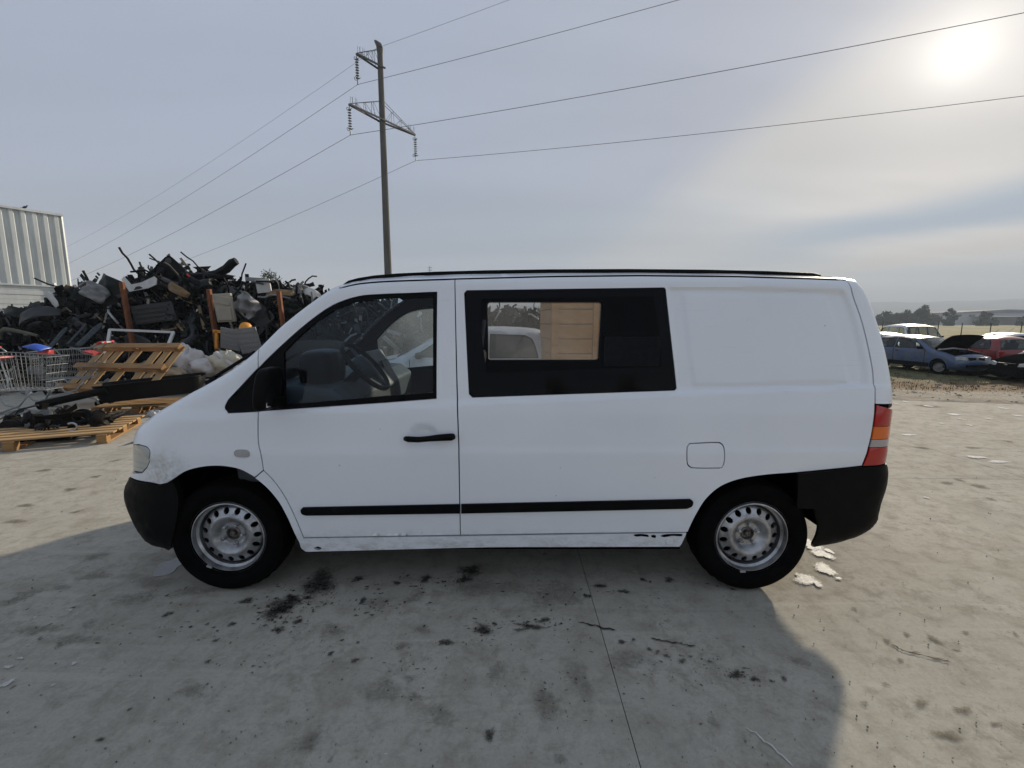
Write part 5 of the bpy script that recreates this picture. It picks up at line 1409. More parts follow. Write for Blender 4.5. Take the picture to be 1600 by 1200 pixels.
for k in range(40):
    px = ri.uniform(5, 520); t = ri.uniform(.1, .88); p = bsurf(px, t)
    mb = sheet(ri, ri.uniform(.4, .9), ri.uniform(.3, .6), ri.uniform(-.5, .6), ri.uniform(.03, .09), 10, 8)
    o = mb.build('trim_panel', ri.choice((M_BP, M_BP, M_BP, M_BP2, M_GR)), None, True, 50, solid=.008)
    o.location = p + Vector((0, ri.uniform(-.25, .0), 0)); o.rotation_euler = (ri.uniform(-.5, .5), ri.uniform(-1, 1), ri.uniform(-.6, .6))
    tag(o, '%s trim panel %s the heap %s' % ({'black_scrap_plastic': 'black', 'greenish_black_scrap': 'greenish black', 'grey_scrap_plastic': 'grey'}[o.data.materials[0].name], 'low in' if t < .35 else 'half way up' if t < .6 else 'high on', zone(px)), 'panel', 'dark panels in the scrap heap')
# pieces one can point at
mb = MB(); pl = [(-.62, -.55), (-.72, -.2), (-.15, .62), (0, .72), (.12, .66), (.75, .05), (.8, -.3), (.3, -.6)]
mb.prism([(x * .55, z * .5) for x, z in pl], .05, Matrix.Rotation(R(90), 4, 'X')); o = item('wheel_arch_liner', mb, M_BP, 264, 421, 12.2, (-8, 4, 10), 'big black pointed panel crowning the scrap heap', 'panel', solid=0, smooth=False); 
mb = MB(); mb.lathe([(0, .0), (.07, .004), (.085, -.01)], 16, Matrix.Rotation(R(90), 4, 'X')); q = mb.build('speaker_hole', M_GR, o, True); q.location = (.0, -.055, .22)
mb = MB(); mb.tube([(-.75, 0, -.12), (-.4, 0, -.14), (-.1, 0, -.08), (.15, 0, .05), (.3, 0, .2), (.42, 0, .26)], [.05, .09, .11, .12, .12, .10], 8)
item('bent_bumper_strip', mb, M_BP, 345, 423, 12.3, (0, 0, 5), 'curved black bumper strip rearing up at the right of the heap crest', 'bumper', solid=0)
mb = bumper_mb(ri, 1.5, .14, .2); item('black_strip', mb, M_BP, 318, 431, 12.2, (10, 6, 4), 'long shiny black strip lying under the rearing bumper strip', 'bumper')
mb = sheet(ri, .85, .75, .7, .03, 12, 10)
for q in range(6): mb.box((-.44, .12, .30 - q * .09), (.09, .02, .035), (0, R(20), 0))
item('finned_panel', mb, M_BP2, 160, 452, 11.7, (-15, 22, -10), 'greenish black curved panel with a comb of fins near the shed', 'panel')
mb = sheet(ri, .55, .42, .35, .13, 10, 8); item('grey_flap', mb, M_LG, 147, 455, 11.4, (-20, 30, 15), 'pale grey translucent plastic sheet below the finned panel', 'panel')
mb = MB(); pl = [(-.42, .12), (-.36, .2), (-.2, -.02), (.05, .02), (.38, .16), (.42, .1), (.40, -.06), (.2, -.14), (-.25, -.2)]
mb.prism(pl, .03, Matrix.Rotation(R(90), 4, 'X')); item('white_bracket', mb, M_WP, 219, 443, 11.6, (-10, -4, 5), 'off-white saddle shaped bracket on top of the heap by the rusty post', 'bracket', solid=0, smooth=False)
mb = MB(); mb.box((0, 0, 0), (.95, .05, .46))
for q in range(4): mb.box((-.03 * q, -.045, .16 - q * .11), (.8 - .05 * q, .05, .045))
mb.lathe([(.03, 0), (.07, .03), (.075, 0)], 12, Matrix.Translation((.38, -.04, -.14)) @ Matrix.Rotation(R(90), 4, 'X'))
item('undertray', mb, M_GR, 241, 489, 11.35, (6, -8, 8), 'grey ribbed plastic undertray hanging beside the left rusty post', 'undertray', solid=0, smooth=False)
for q, (px, y0, y1, lb) in enumerate(((199, 441, 530, 'rusty steel post at the left of the scrap heap'), (334, 452, 522, 'rusty steel post beside the beige seat panel'), (443, 455, 498, 'rusty steel post nearest the van windscreen'))):
    Y = 11.15; a, b = onY(px - 1, y0, Y), onY(px + 3, y1 + 60, Y)
    mb = MB(); mb.box((0, 0, (a.z) / 2), (.07, .05, a.z)); mb.box((.04, .03, a.z / 2), (.018, .09, a.z)); o = mb.build('rusty_post', M_RUST, bevel=.006); o.location = (a.x, Y, 0); o.rotation_euler = (R(1), R(-2.5), 0); tag(o, lb, 'post', 'posts holding the scrap heap')
mb = MB(); mb.box((0, 0, 0), (.42, .10, .68)); mb.box((.0, -.06, -.14), (.34, .06, .32)); mb.box((.02, -.055, .18), (.36, .04, .2), (0, R(14), 0)); o = item('seat_back_panel', mb, M_BE, 351, 481, 11.0, (6, -3, 4), 'beige padded seat back hanging right of the middle rusty post', 'seat back', solid=0, smooth=False); md = o.modifiers.new('b', 'BEVEL'); md.width = .03; md.segments = 3
mb = sheet(ri, .55, .5, .3, .2, 14, 12); item('crumpled_trim', mb, M_LG, 384, 477, 11.1, (0, 42, 10), 'crumpled grey headlining piece right of the beige seat back', 'trim')
mb = MB(); mb.lathe([(0, .13), (.07, .12), (.12, .07), (.14, 0), (.145, -.03), (.13, -.03), (.1, .05), (0, .1)], 16); item('orange_bowl', mb, M_OR, 384, 512, 10.7, (0, 10, 0), 'round orange plastic bowl upturned on the scrap', 'bowl', solid=0)
for px, py, w, h, rt, lb in ((360, 530, .42, .50, 12, 'white ribbed tailgate trim, left of the two under the orange bowl'), (389, 532, .46, .60, -6, 'white ribbed tailgate trim, right of the two under the orange bowl')):
    mb = MB(); mb.box((0, 0, 0), (w, .04, h)); 
    for q in range(5): mb.box((0, -.025, -h / 2 + h * (q + .5) / 5), (w * .86, .02, h * .13))
    item('tailgate_trim', mb, M_LG, px, py, 10.5, (14, rt, 6), lb, 'trim panel', 'tailgate trims under the orange bowl', solid=0, smooth=False)
mb = MB(); mb.box((0, 0, 0), (.55, .05, .06)); mb.box((-.2, 0, -.2), (.06, .05, .4)); mb.box((.2, 0, -.12), (.05, .05, .3)); item('yellow_bracket', mb, M_OR, 352, 519, 10.55, (0, 6, 0), 'orange edge strip over the white tailgate trims', 'strip', solid=0, smooth=False)
mb = sheet(ri, .6, .3, .5, .16, 12, 8); item('pale_sheet', mb, M_LG, 468, 452, 12.1, (-40, -8, 0), 'pale grey crumpled sheet on the heap next to the windscreen', 'sheet')
mb = sheet(ri, .5, .22, .6, .07, 10, 8); item('pale_sheet', mb, M_WP, 487, 457, 12.0, (-30, 25, 0), 'narrow off-white sheet sliding down the heap by the windscreen', 'sheet')
mb = MB(); mb.box((0, 0, 0), (.34, .06, .34)); mb.box((0, 0, .1), (.22, .075, .08)); item('white_frame_piece', mb, M_WP, 412, 447, 11.9, (0, -6, 8), 'white square plastic grille upright on the heap', 'grille', solid=0, smooth=False)
mb = MB(); mb.box((0, 0, 0), (.50, .08, .10)); item('pale_roll', mb, M_LG, 400, 437, 12.1, (0, 4, 0), 'grey roll shaped piece on the crest left of the tree', 'roll', solid=0, smooth=False)
mb = sheet(ri, .55, .22, .5, .10, 10, 8); item('brown_foam_piece', mb, M_BR, 275, 452, 11.35, (0, 30, 0), 'torn brown foam piece in the upper middle of the heap', 'foam')
mb = sheet(ri, .75, .16, .5, .10, 10, 8); item('orange_brown_panel', mb, M_BR, 432, 457, 11.7, (-20, -6, 0), 'orange brown bent panel left of the right-hand rusty post', 'panel')
mb = sheet(ri, .20, .05, .2, .05, 6, 4); item('red_lens_piece', mb, M_RD, 296, 432, 11.9, (0, 42, 0), 'bright red lens sliver near the heap crest', 'lens')
mb = sheet(ri, 1.0, .30, .6, .05, 12, 8); item('grey_wing', mb, M_GR, 48, 489, 11.2, (-30, -18, 10), 'grey car wing lying in front of the shed wall', 'car wing')
mb = sheet(ri, .16, .42, .3, .04, 8, 8); item('white_strip', mb, M_WP, 81, 468, 11.3, (0, -35, 0), 'white plastic strip leaning at the shed corner', 'strip')
mb = sheet(ri, .95, .26, .6, .08, 12, 8); item('green_black_wing', mb, M_BP2, 22, 487, 11.6, (-20, 12, 0), 'jagged greenish black panel at the left edge below the shed', 'panel')
mb = MB(); mb.tube([(-.42, 0, -.12), (-.40, 0, .02), (-.28, 0, .1), (-.1, 0, .08), (.2, 0, .02), (.45, 0, -.04)], [.05, .055, .06, .05, .04, .03], 9); item('exhaust_pipe', mb, mat('grimy_exhaust', (.10, .10, .075), .6, metal=.5, var=.3), 28, 522, 10.2, (0, 0, 0), 'bent olive grey exhaust pipe above the shopping trolleys', 'pipe', solid=0)
for q, (px, py, w, h, rt) in enumerate(((90, 528, .10, .6, 30), (140, 523, .13, .7, 38), (120, 522, .05, .6, 34))):
    mb = sheet(ri, w, h, .2, .02, 6, 8); item('dark_glass_strip', mb, mat('dusty_dark_glass', (.03, .042, .05), .25, var=.3, spec=.4), px, py, 10.3, (-20, rt, 0), ('slanting dark glass pane above the left trolley', 'broadest slanting dark glass pane left of the white frame', 'narrow slanting dark glass pane between two others')[q], 'glass pane')
# white bags and folded sheeting
M_BAG = mat('white_plastic_bag', (.58, .57, .57), .55, var=.12, vscale=6, dirt=(.30, .28, .26), dirt_amt=.5)
def bag(px, py, Y, s, label, seed, sq=(1, 1, 1), mt=M_BAG, cat='bag'):
    r = random.Random(seed); ph = [r.uniform(0, 6.28) for _ in range(8)]; mb = MB()
    def fn(u, v):
        a, b = u * 2 * math.pi, (v - .5) * math.pi
        k = 1 + .13 * math.sin(3 * a + ph[0] + 2 * b) + .10 * math.sin(7 * a - 3 * b + ph[1]) + .08 * math.sin(5 * b + 4 * a + ph[2]) + .06 * abs(math.sin(9 * a + 6 * b + ph[3])) + .05 * abs(math.sin(13 * b - 5 * a + ph[4]))
        return Vector((s * sq[0] * math.cos(a) * math.cos(b) * k, s * sq[1] * math.sin(a) * math.cos(b) * k, s * sq[2] * math.sin(b) * k))
    mb.grid(fn, 40, 26); o = mb.build('plastic_bag', mt, None, True, 40); o.location = onY(px, py, Y); tag(o, label, cat); return o
bag(297, 565, 9.9, .29, 'large crumpled white bag right of the tilted pallet', 1, (1.1, .8, .85))
bag(285, 548, 10.0, .14, 'knotted top bag on the large crumpled white bag', 2)
bag(330, 574, 9.8, .28, 'flattened white sheeting bag in front of the heap', 3, (1.4, .8, .6))
bag(355, 566, 9.7, .26, 'small cream bag next to the bonnet of the van', 4, (1.2, .8, .8), mat('cream_sheeting', (.55, .53, .44), .6, var=.15, dirt=(.3, .27, .2), dirt_amt=.4))
bag(268, 585, 9.4, .20, 'brown paper sack between pallet and black trough', 5, (1.3, .8, .6), mat('brown_paper', (.33, .26, .18), .8, var=.2))
bag(242, 648, 7.3, .10, 'small white bag lying on the concrete before the van nose', 6, (1.1, .8, .7))
mb = MB(); mb.tube([(-.5, 0, -.25), (.0, -.05, .0), (.45, -.1, .28)], [.05, .06, .05], 10); item('rolled_sheeting', mb, M_BAG, 372, 575, 9.6, (0, 62, 0), 'white rolled sheeting leaning down to the van bonnet', 'roll', solid=0)
# white square-tube frame
mb = MB(); fr = [onY(162, 536, 9.9), onY(172, 515, 10.2), onY(271, 519, 10.2), onY(262, 541, 9.9), onY(255, 560, 9.6)]
lowl = onY(160, 585, 9.5)
c0 = (fr[0] + fr[3]) / 2
for a, b in ((lowl, fr[1]), (fr[1], fr[2]), (fr[2], fr[4])): mb.bar(a - c0, b - c0, .055, .05)
o = mb.build('metal_tube_trestle', M_WP); o.location = c0; tag(o, 'white square-tube metal frame standing behind the tilted pallet', 'frame')

# ------------------------------------------------------------------ pallets
M_WOOD = mat('fresh_pallet_wood', (.36, .20, .078), .8, var=.25, vscale=3, dirt=(.20, .12, .055), dirt_amt=.6, dscale=2, bmp=.3, bscale=40, stretch=(1, 9, 9))
M_WOOD2 = mat('pale_pallet_wood', (.42, .265, .12), .8, var=.25, vscale=3, dirt=(.22, .14, .07), dirt_amt=.5, dscale=2, bmp=.3, bscale=40, stretch=(9, 1, 9))
def pallet(name, label, M, L_, W_, ndeck, flip=False, missing=()):
    """deck boards run along local y, stringer boards along local x on blocks; placed by matrix M"""
    rt = empty(name, (0, 0, 0), 0, label, 'pallet', 'wooden pallets'); rt.matrix_world = M
    r = random.Random(len(label)); s = -1 if flip else 1
    for k in range(ndeck):
        if k in missing: continue
        x = -L_ / 2 + (k + .5) * L_ / ndeck; w = L_ / ndeck * r.uniform(.60, .74)
        mb = MB(); mb.box((0, 0, 0), (w, W_ * r.uniform(.985, 1.0), .022)); o = mb.build('deck_board', M_WOOD2, rt, bevel=.003, seg=1); o.location = (x, 0, s * .130); o.rotation_euler = (0, r.uniform(-.01, .01), r.uniform(-.012, .012))
    for y in (-.44, 0, .44):
        for z, h in ((.108, .020), (.011, .022)):
            mb = MB(); mb.box((0, 0, 0), (L_, .11, h)); o = mb.build('stringer_board', M_WOOD, rt, bevel=.003, seg=1); o.location = (0, y * W_, s * z)
        for x in (-.46, 0, .46):
            mb = MB(); mb.box((0, 0, 0), (.13, .105, .074)); o = mb.build('block', M_WOOD, rt, bevel=.003, seg=1); o.location = (x * L_ - math.copysign(.01, x) if x else 0, y * W_, s * .060)
    return rt
def frame_from(O, A, B):
    ex = (A - O).normalized(); ey = (B - O); ey = (ey - ex * ey.dot(ex)).normalized(); ez = ex.cross(ey)
    return Matrix((ex, ey, ez)).transposed().to_4x4()
O_, A_, B_ = onY(82, 606, 8.2), onY(222, 612, 7.45), onY(118, 536, 9.1)
Mx = frame_from(O_, A_, B_); ex, ey = Mx.col[0].to_3d(), Mx.col[1].to_3d(); Lp = (A_ - O_).length; Wp = (B_ - O_).dot(ey)
Mx.translation = O_ + ex * Lp / 2 + ey * Wp / 2 - Mx.col[2].to_3d() * -.0
pallet('wooden_pallet', 'large new pallet tilted up on the scrap with its blocks facing us', Mx, Lp, Wp, 9, flip=True, missing=(3, 5))
# second pallet flat under the axles, third under the trough
c = onZ(178, 692, 0); d = onZ(-60, 712, 0); ex = (d - c).normalized(); ey = Vector((ex.y, -ex.x, 0))
if ey.y < 0: ey = -ey
M2 = Matrix((-ex, ey, Vector((0, 0, 1)))).transposed().to_4x4()
if M2.determinant() < 0: M2 = Matrix((ex, ey, Vector((0, 0, 1)))).transposed().to_4x4()
M2.translation = c + ex * 1.0 + ey * .62; PAL2 = M2.copy()
pallet('wooden_pallet', 'flat pallet carrying dark axles and brake parts at the left edge', M2 @ Matrix.Rotation(R(90), 4, 'Z'), 1.24, 2.0, 7)
c = onZ(232, 640, 0); M3 = Matrix.Translation(c) @ Matrix.Rotation(R(14), 4, 'Z'); pallet('wooden_pallet', 'flat pallet under the black plastic trough beside the van nose', M3 @ Matrix.Rotation(R(90), 4, 'Z'), .8, 1.3, 5)

# ------------------------------------------------------------------ axle parts on the pallet
M_IRON = mat('greasy_dark_iron', (.004, .004, .004), .6, var=.5, vscale=9, dirt=(.016, .012, .009), dirt_amt=.5, dscale=6, spec=.12)
M_IRON2 = mat('grey_brake_iron', (.07, .073, .07), .5, metal=.3, var=.3, vscale=9, dirt=(.02, .017, .014), dirt_amt=.5)
def hub(px, py, Y, r_, rot, label, mt=M_IRON, cat='brake drum', depth=.12):
    rt = empty('brake_drum', onY(px, py, Y), 0, label, cat); rt.rotation_euler = tuple(R(a) for a in rot)
    mb = MB(); mb.lathe([(0, 0), (r_ * .35, 0), (r_ * .4, .02), (r_ * .9, .02), (r_, .0), (r_, -depth * .3), (r_ * 1.06, -depth * .32), (r_ * 1.06, -depth * .45), (r_, -depth * .47), (r_, -depth * .8), (r_ * 1.07, -depth * .82), (r_ * 1.07, -depth), (0, -depth)], 28); mb.build('drum', mt, rt, True, 35)
    mb = MB(); mb.lathe([(.0, .06), (r_ * .2, .055), (r_ * .24, 0)], 16); h = mb.build('hub', M_IRON2, rt, True, 40)
    for k in range(5):
        mb = MB(); a = k * 1.2566; mb.tube([(r_ * .3 * math.cos(a), r_ * .3 * math.sin(a), 0), (r_ * .3 * math.cos(a), r_ * .3 * math.sin(a), .05)], .007, 6); mb.build('stud', M_IRON2, rt)
    return rt
hub(126, 655, 6.25, .16, (60, 0, 20), 'large ribbed brake drum standing near the middle of the axle pallet', depth=.2)
hub(97, 640, 6.6, .10, (25, -10, 0), 'flat brake disc lying behind the axle pallet', depth=.03, cat='brake disc')
hub(60, 655, 6.0, .17, (40, 0, -15), 'pale grey brake disc at the left part of the axle pallet', M_IRON2, 'brake disc', depth=.05)
hub(93, 668, 5.95, .12, (70, 10, 10), 'dark round hub between the two larger drums', depth=.15)
hub(12, 672, 5.9, .14, (80, 0, 0), 'dark brake drum at the left edge of the photo', depth=.16)
def beam(pts, r_, label, name='axle_beam', mt=M_IRON, n=10, cat='axle'):
    c0 = pts[0]; mb = MB(); mb.tube([p - c0 for p in pts], r_, n); o = mb.build(name, mt, None, True, 50); o.location = c0; tag(o, label, cat); return o
beam([onY(-30, 668, 5.95), onY(40, 672, 5.9), onY(110, 665, 6.0), onY(170, 650, 6.3)], .045, 'long greasy axle tube lying across the axle pallet')
beam([onY(-20, 690, 5.75), onY(50, 684, 5.7), onY(115, 680, 5.72)], .055, 'thick dark axle along the front edge of the pallet')
beam([onY(58, 634, 6.7), onY(110, 622, 6.9), onY(168, 609, 7.1)], .06, 'long dark beam reaching from the trolley to the trough')
beam([onY(140, 662, 6.1), onY(165, 656, 6.2), onY(192, 646, 6.5)], [.07, .05, .03], 'tapered dark suspension arm at the right end of the pallet', 'car_suspension', cat='suspension arm')
beam([onY(0, 655, 6.3), onY(30, 640, 6.5), onY(60, 633, 6.6)], .012, 'thin steel rod under the left trolley', 'steel_rod', M_IRON2, cat='rod')
def coil(px, py, Y, label, rr=.07, L_=.34, rot=(70, 0, 40)):
    mb = MB(); n = 90
    mb.tube([(rr * math.cos(a), rr * math.sin(a), L_ * a / 40 - L_ / 2) for a in np.linspace(0, 40, n)], .011, 6); rt = empty('coil_spring_strut', onY(px, py, Y), 0, label, 'strut'); rt.rotation_euler = tuple(R(a) for a in rot)
    mb.build('coil', M_IRON, rt, True); mb = MB(); mb.tube([(0, 0, -L_ * .8), (0, 0, L_ * .7)], .028, 10); mb.build('damper', M_IRON2, rt, True)
coil(68, 676, 5.8, 'coil spring strut lying along the pallet front', rot=(80, 0, 80))
coil(150, 652, 6.2, 'coil spring strut near the right end of the axle pallet', rot=(70, 0, 60), L_=.28)
mb = MB(); mb.tube([(.055 * math.cos(a), 0, .05 * math.sin(a)) for a in np.linspace(-2.2, 2.2, 16)], .013, 8); item('pale_clamp', mb, mat('bare_aluminium', (.42, .43, .43), .4, metal=.7), 112, 667, 5.75, (0, 0, 20), 'pale aluminium clamp ring at the front of the axle pallet', 'clamp', solid=0)
rk = random.Random(12)
for k in range(34):
    px = rk.uniform(0, 168); py = rk.uniform(650, 682) - max(0, px - 90) * .16
    mb = lump_mb(rk, rk.uniform(.05, .11), 9, 7) if k % 2 else shard(rk, rk.uniform(.2, .5), rk.uniform(.06, .14)); o = mb.build('suspension_knuckle', M_IRON, None, True, 40); o.location = onY(px, py, rk.uniform(5.85, 6.4)); o.rotation_euler = (rk.uniform(0, 3), rk.uniform(0, 3), rk.uniform(0, 3)); tag(o, '%s %s at the %s part of the axle pallet' % (('small greasy dark', 'greasy dark')[k % 3 > 0], ('bent suspension plate', 'cast suspension lump')[k % 2], ('rear ', 'front ')[py > 665] + ('outer left', 'left', 'middle', 'right', 'outer right')[min(4, int(px / 34))]), 'suspension part', 'suspension lumps on the axle pallet')
# black trough
mb = MB(); a, b = onY(160, 622, 7.3), onY(318, 604, 7.9); cc = (a + b) / 2; L_ = (b - a).length; d = (b - a).normalized(); s = Vector((-d.y, d.x, 0)).normalized(); up = d.cross(s)
if up.z < 0: up = -up
def ftr(u, v):
    pr = [(-.34, .17), (-.31, .17), (-.26, -.10), (.26, -.10), (.31, .17), (.34, .17)]
    k = v * 5; i = min(4, int(k)); f = k - i; y = lerp(pr[i][0], pr[i + 1][0], f); z = lerp(pr[i][1], pr[i + 1][1], f)
    t = (u - .5); e = max(0, abs(t) - .44) / .06
    return d * (t * L_ * 1.04) + s * y * (1 - .3 * e) + up * (z + max(0, (.17 - z)) * e * .9)
mb.grid(ftr, 24, 20); o = mb.build('plastic_trough', M_BP, None, True, 40, solid=.02); o.location = cc + Vector((0, 0, .05)); tag(o, 'long open black plastic trough lying beside the van nose', 'trough')
beam([cc - d * L_ * .35 + Vector((0, -.05, .10)), cc + d * L_ * .1 + Vector((0, 0, .13)), cc + d * L_ * .4 + Vector((0, .05, .12))], .012, 'thin grey gas strut lying in the black trough', 'gas_strut', M_IRON2, cat='gas strut')
bag(172, 617, 7.25, .11, 'grey lump of plastic at the left end of the trough', 8, (1, .7, 1), M_GR, 'plastic lump')

# ------------------------------------------------------------------ shopping trolleys
M_ZINC = mat('zinc_plated_wire', (.27, .29, .30), .4, metal=.7, var=.15, dirt=(.2, .2, .19), dirt_amt=.3)
R_ = .0024
def trolley(loc, rz, label, handle_mat, tilt=0):
    rt = empty('shopping_trolley', loc, rz, label, 'trolley', 'shopping trolleys'); rt.rotation_euler = (0, tilt, rz); rt.scale = (1.12, 1.12, 1.12)
    L0, L1, W0, W1, z0, z1 = .62, .80, .36, .46, .48, .92
    def P(u, v, t): # u along length (0 back 1 front), v across -1..1, t height
        L_ = lerp(L0, L1, t); W_ = lerp(W0, W1, t) * lerp(1, .78, u); return Vector(((u - .45) * L_, v * W_ / 2, lerp(z0, z1, t) + .05 * (1 - u) * t))
    for nm, rng in (('basket_side', (-1, 1)),):
        for v in rng:
            mb = MB()
            for k in range(15): mb.tube([P(k / 14, v, 0), P(k / 14, v, 1)], .0024, 5)
            for t in (.2, .4, .6, .8): mb.tube([P(0, v, t), P(1, v, t)], .0026, 5)
            for t in (0, 1): mb.tube([P(0, v, t), P(1, v, t)], .007, 6)
            mb.build(nm, M_ZINC, rt)
    for u, nm in ((0, 'basket_back'), (1, 'basket_front')):
        mb = MB()
        for k in range(9): mb.tube([P(u, -1 + k / 4, 0), P(u, -1 + k / 4, 1)], .0024, 5)
        for t in (0, .25, .5, .75, 1): mb.tube([P(u, -1, t), P(u, 1, t)], .005, 5)
        mb.build(nm, M_ZINC, rt)
    mb = MB()
    for k in range(11): mb.tube([P(k / 10, -1, 0), P(k / 10, 1, 0)], .0024, 5)
    for k in range(6): mb.tube([P(0, -1 + k * .4, 0), P(1, -1 + k * .4, 0)], .0024, 5)
    mb.build('basket_floor', M_ZINC, rt)
    for v in (-1, 1):
        h = P(0, v, 1); mb = MB(); mb.tube([h, h + Vector((-.05, 0, .05)), h + Vector((-.14, 0, .08))], .010, 7); mb.build('handle_stay', M_ZINC, rt, True)
        mb = MB(); mb.tube([P(.1, v, 0), Vector((-.10, v * .2, .30)), Vector((.36, v * .16, .16)), Vector((.40, v * .16, .12))], .013, 7); mb.build('leg', M_ZINC, rt, True)
        mb = MB(); mb.tube([P(.75, v, 0), Vector((.05, v * .19, .28)), Vector((-.33, v * .22, .14)), Vector((-.35, v * .22, .12))], .013, 7); mb.build('leg', M_ZINC, rt, True)
    mb = MB(); mb.tube([Vector((.36, -.16, .16)), Vector((.36, .16, .16))], .009, 6); mb.tube([Vector((-.30, -.22, .16)), Vector((-.30, .22, .16))], .009, 6)
    for k in range(4): mb.tube([Vector((-.32, -.15 + k * .1, .165)), Vector((.37, -.12 + k * .08, .165))], .006, 5)
    mb.build('lower_rack', M_ZINC, rt, True)
    mb = MB(); h = P(0, 0, 1) + Vector((-.14, 0, .08)); mb.tube([h + Vector((0, -.25, 0)), h + Vector((0, .25, 0))], .014, 10); mb.build('handle', M_WP, rt, True)
    for v in (-1, 1):
        mb = MB(); mb.tube([h + Vector((.07, v * .235, -.02)), h + Vector((.02, v * .245, 0)), h + Vector((-.005, v * .20, .004)), h + Vector((-.005, v * .12, .004))], [.018, .024, .022, .019], 9); mb.build('handle_end', handle_mat, rt, True)
        for x, w in ((.38, .16), (-.34, .22)):
            mb = MB(); mb.lathe([(0, -.014), (.05, -.014), (.058, -.008), (.058, .008), (.05, .014), (0, .014)], 18, Matrix.Translation((x - .02, v * w, .06)) @ Matrix.Rotation(R(90), 4, 'X')); cst = mb.build('castor_wheel', M_RUBBER, rt, True, 40)
            mb = MB(); mb.bar((x - .02, v * w, .06), (x, v * w, .13), .036, .03); mb.build('castor_fork', M_ZINC, cst)
    mb = MB(); mb.box(P(.06, 0, .8) + Vector((.02, 0, .02)), (.16, .34, .02), (0, R(-20), 0)); mb.build('child_seat_flap', M_RD if handle_mat is M_RD else M_BL, rt)
    return rt
c1 = onZ(40, 668, 0); trolley((c1.x - .18, c1.y + .25, 0), R(8), 'left wire shopping trolley with red handle ends, cut by the photo edge', M_RD)
c2 = onZ(70, 645, 0); trolley((c2.x + .02, c2.y + .55, 0), R(205), 'right wire shopping trolley standing next to the tilted pallet', M_RD)
p = onY(58, 543, 7.2); mb = MB(); mb.grid(lambda u, v: Vector(((u - .5) * .28, (v - .5) * .2, .05 * math.cos((u - .5) * 3) * math.cos((v - .5) * 3))), 8, 6); o = mb.build('blue_plastic_shell', M_BL, None, True, solid=.012); o.location = p; o.rotation_euler = (R(12), R(14), 0); tag(o, 'blue plastic shell lying on top of the left trolley', 'shell')
p = onY(72, 551, 7.25); mb = lump_mb(random.Random(3), .07, 12, 9); o = mb.build('red_plastic_cup', M_RD, None, True, 40); o.location = p; tag(o, 'red plastic lump hanging under the blue shell', 'plastic lump')
# ------------------------------------------------------------------ scrapped cars
M_CGLASS = glass_mat('car_side_glass', (.30, .34, .34), fog=.25, fogscale=1.5, refl=1.1, fogcol=(.35, .38, .38))
M_CLAMP = mat('car_headlamp_glass', (.55, .57, .56), .15, var=.2, vscale=9, coat=.7)
M_CRED = mat('car_tail_lamp', (.45, .02, .02), .2, var=.2, coat=.5)
M_CRIM = mat('dusty_car_rim', (.22, .22, .22), .6, metal=.4, var=.3, dirt=(.15, .11, .07), dirt_amt=.5)
HATCH = [(-1.72, .24, 'b'), (-1.86, .32, 'b'), (-1.90, .50, 'b'), (-1.89, .62, 't'), (-1.86, .80, 't'), (-1.80, .93, 'g'), (-1.72, 1.10, 'g'), (-1.60, 1.30, 'r'), (-1.45, 1.375, 'r'), (-1.1, 1.41, 'r'), (-.6, 1.42, 'r'), (-.1, 1.39, 'r'), (.22, 1.33, 'w'), (.55, 1.15, 'w'), (.95, .945, 'h'), (1.15, .90, 'h'), (1.45, .83, 'h'), (1.70, .73, 'f'), (1.82, .62, 'f'), (1.88, .50, 'f'), (1.88, .36, 'f'), (1.80, .24, 'f'), (1.72, .22, 'f')]
WAGON = [(-2.05, .30, 'b'), (-2.18, .40, 'b'), (-2.2, .60, 'b'), (-2.18, .75, 't'), (-2.15, 1.05, 'g'), (-2.1, 1.35, 'g'), (-1.98, 1.66, 'r'), (-1.8, 1.76, 'r'), (-1.0, 1.83, 'r'), (0, 1.83, 'r'), (.65, 1.78, 'r'), (.9, 1.70, 'w'), (1.15, 1.4, 'w'), (1.38, 1.12, 'h'), (1.6, 1.06, 'h'), (1.95, .98, 'h'), (2.12, .88, 'f'), (2.2, .70, 'f'), (2.22, .5, 'f'), (2.15, .34, 'f'), (2.05, .3, 'f')]
WIN = {'h': ([(-1.46, .96, 1), (-1.36, 1.24), (-1.24, 1.31, 1), (-.66, 1.335, 1), (-.66, .955, 1)], [(-.58, .955, 1), (-.58, 1.335, 1), (-.05, 1.315), (.16, 1.25), (.62, .965, 1)]),
       'w': ([(-2.0, 1.18, 1), (-1.94, 1.62, 1), (-1.08, 1.70, 1), (-1.08, 1.16, 1)], [(-.98, 1.16, 1), (-.98, 1.70, 1), (-.12, 1.70, 1), (-.12, 1.15, 1)], [(-.02, 1.15, 1), (-.02, 1.70, 1), (.62, 1.66), (.80, 1.58), (1.12, 1.17, 1)])}
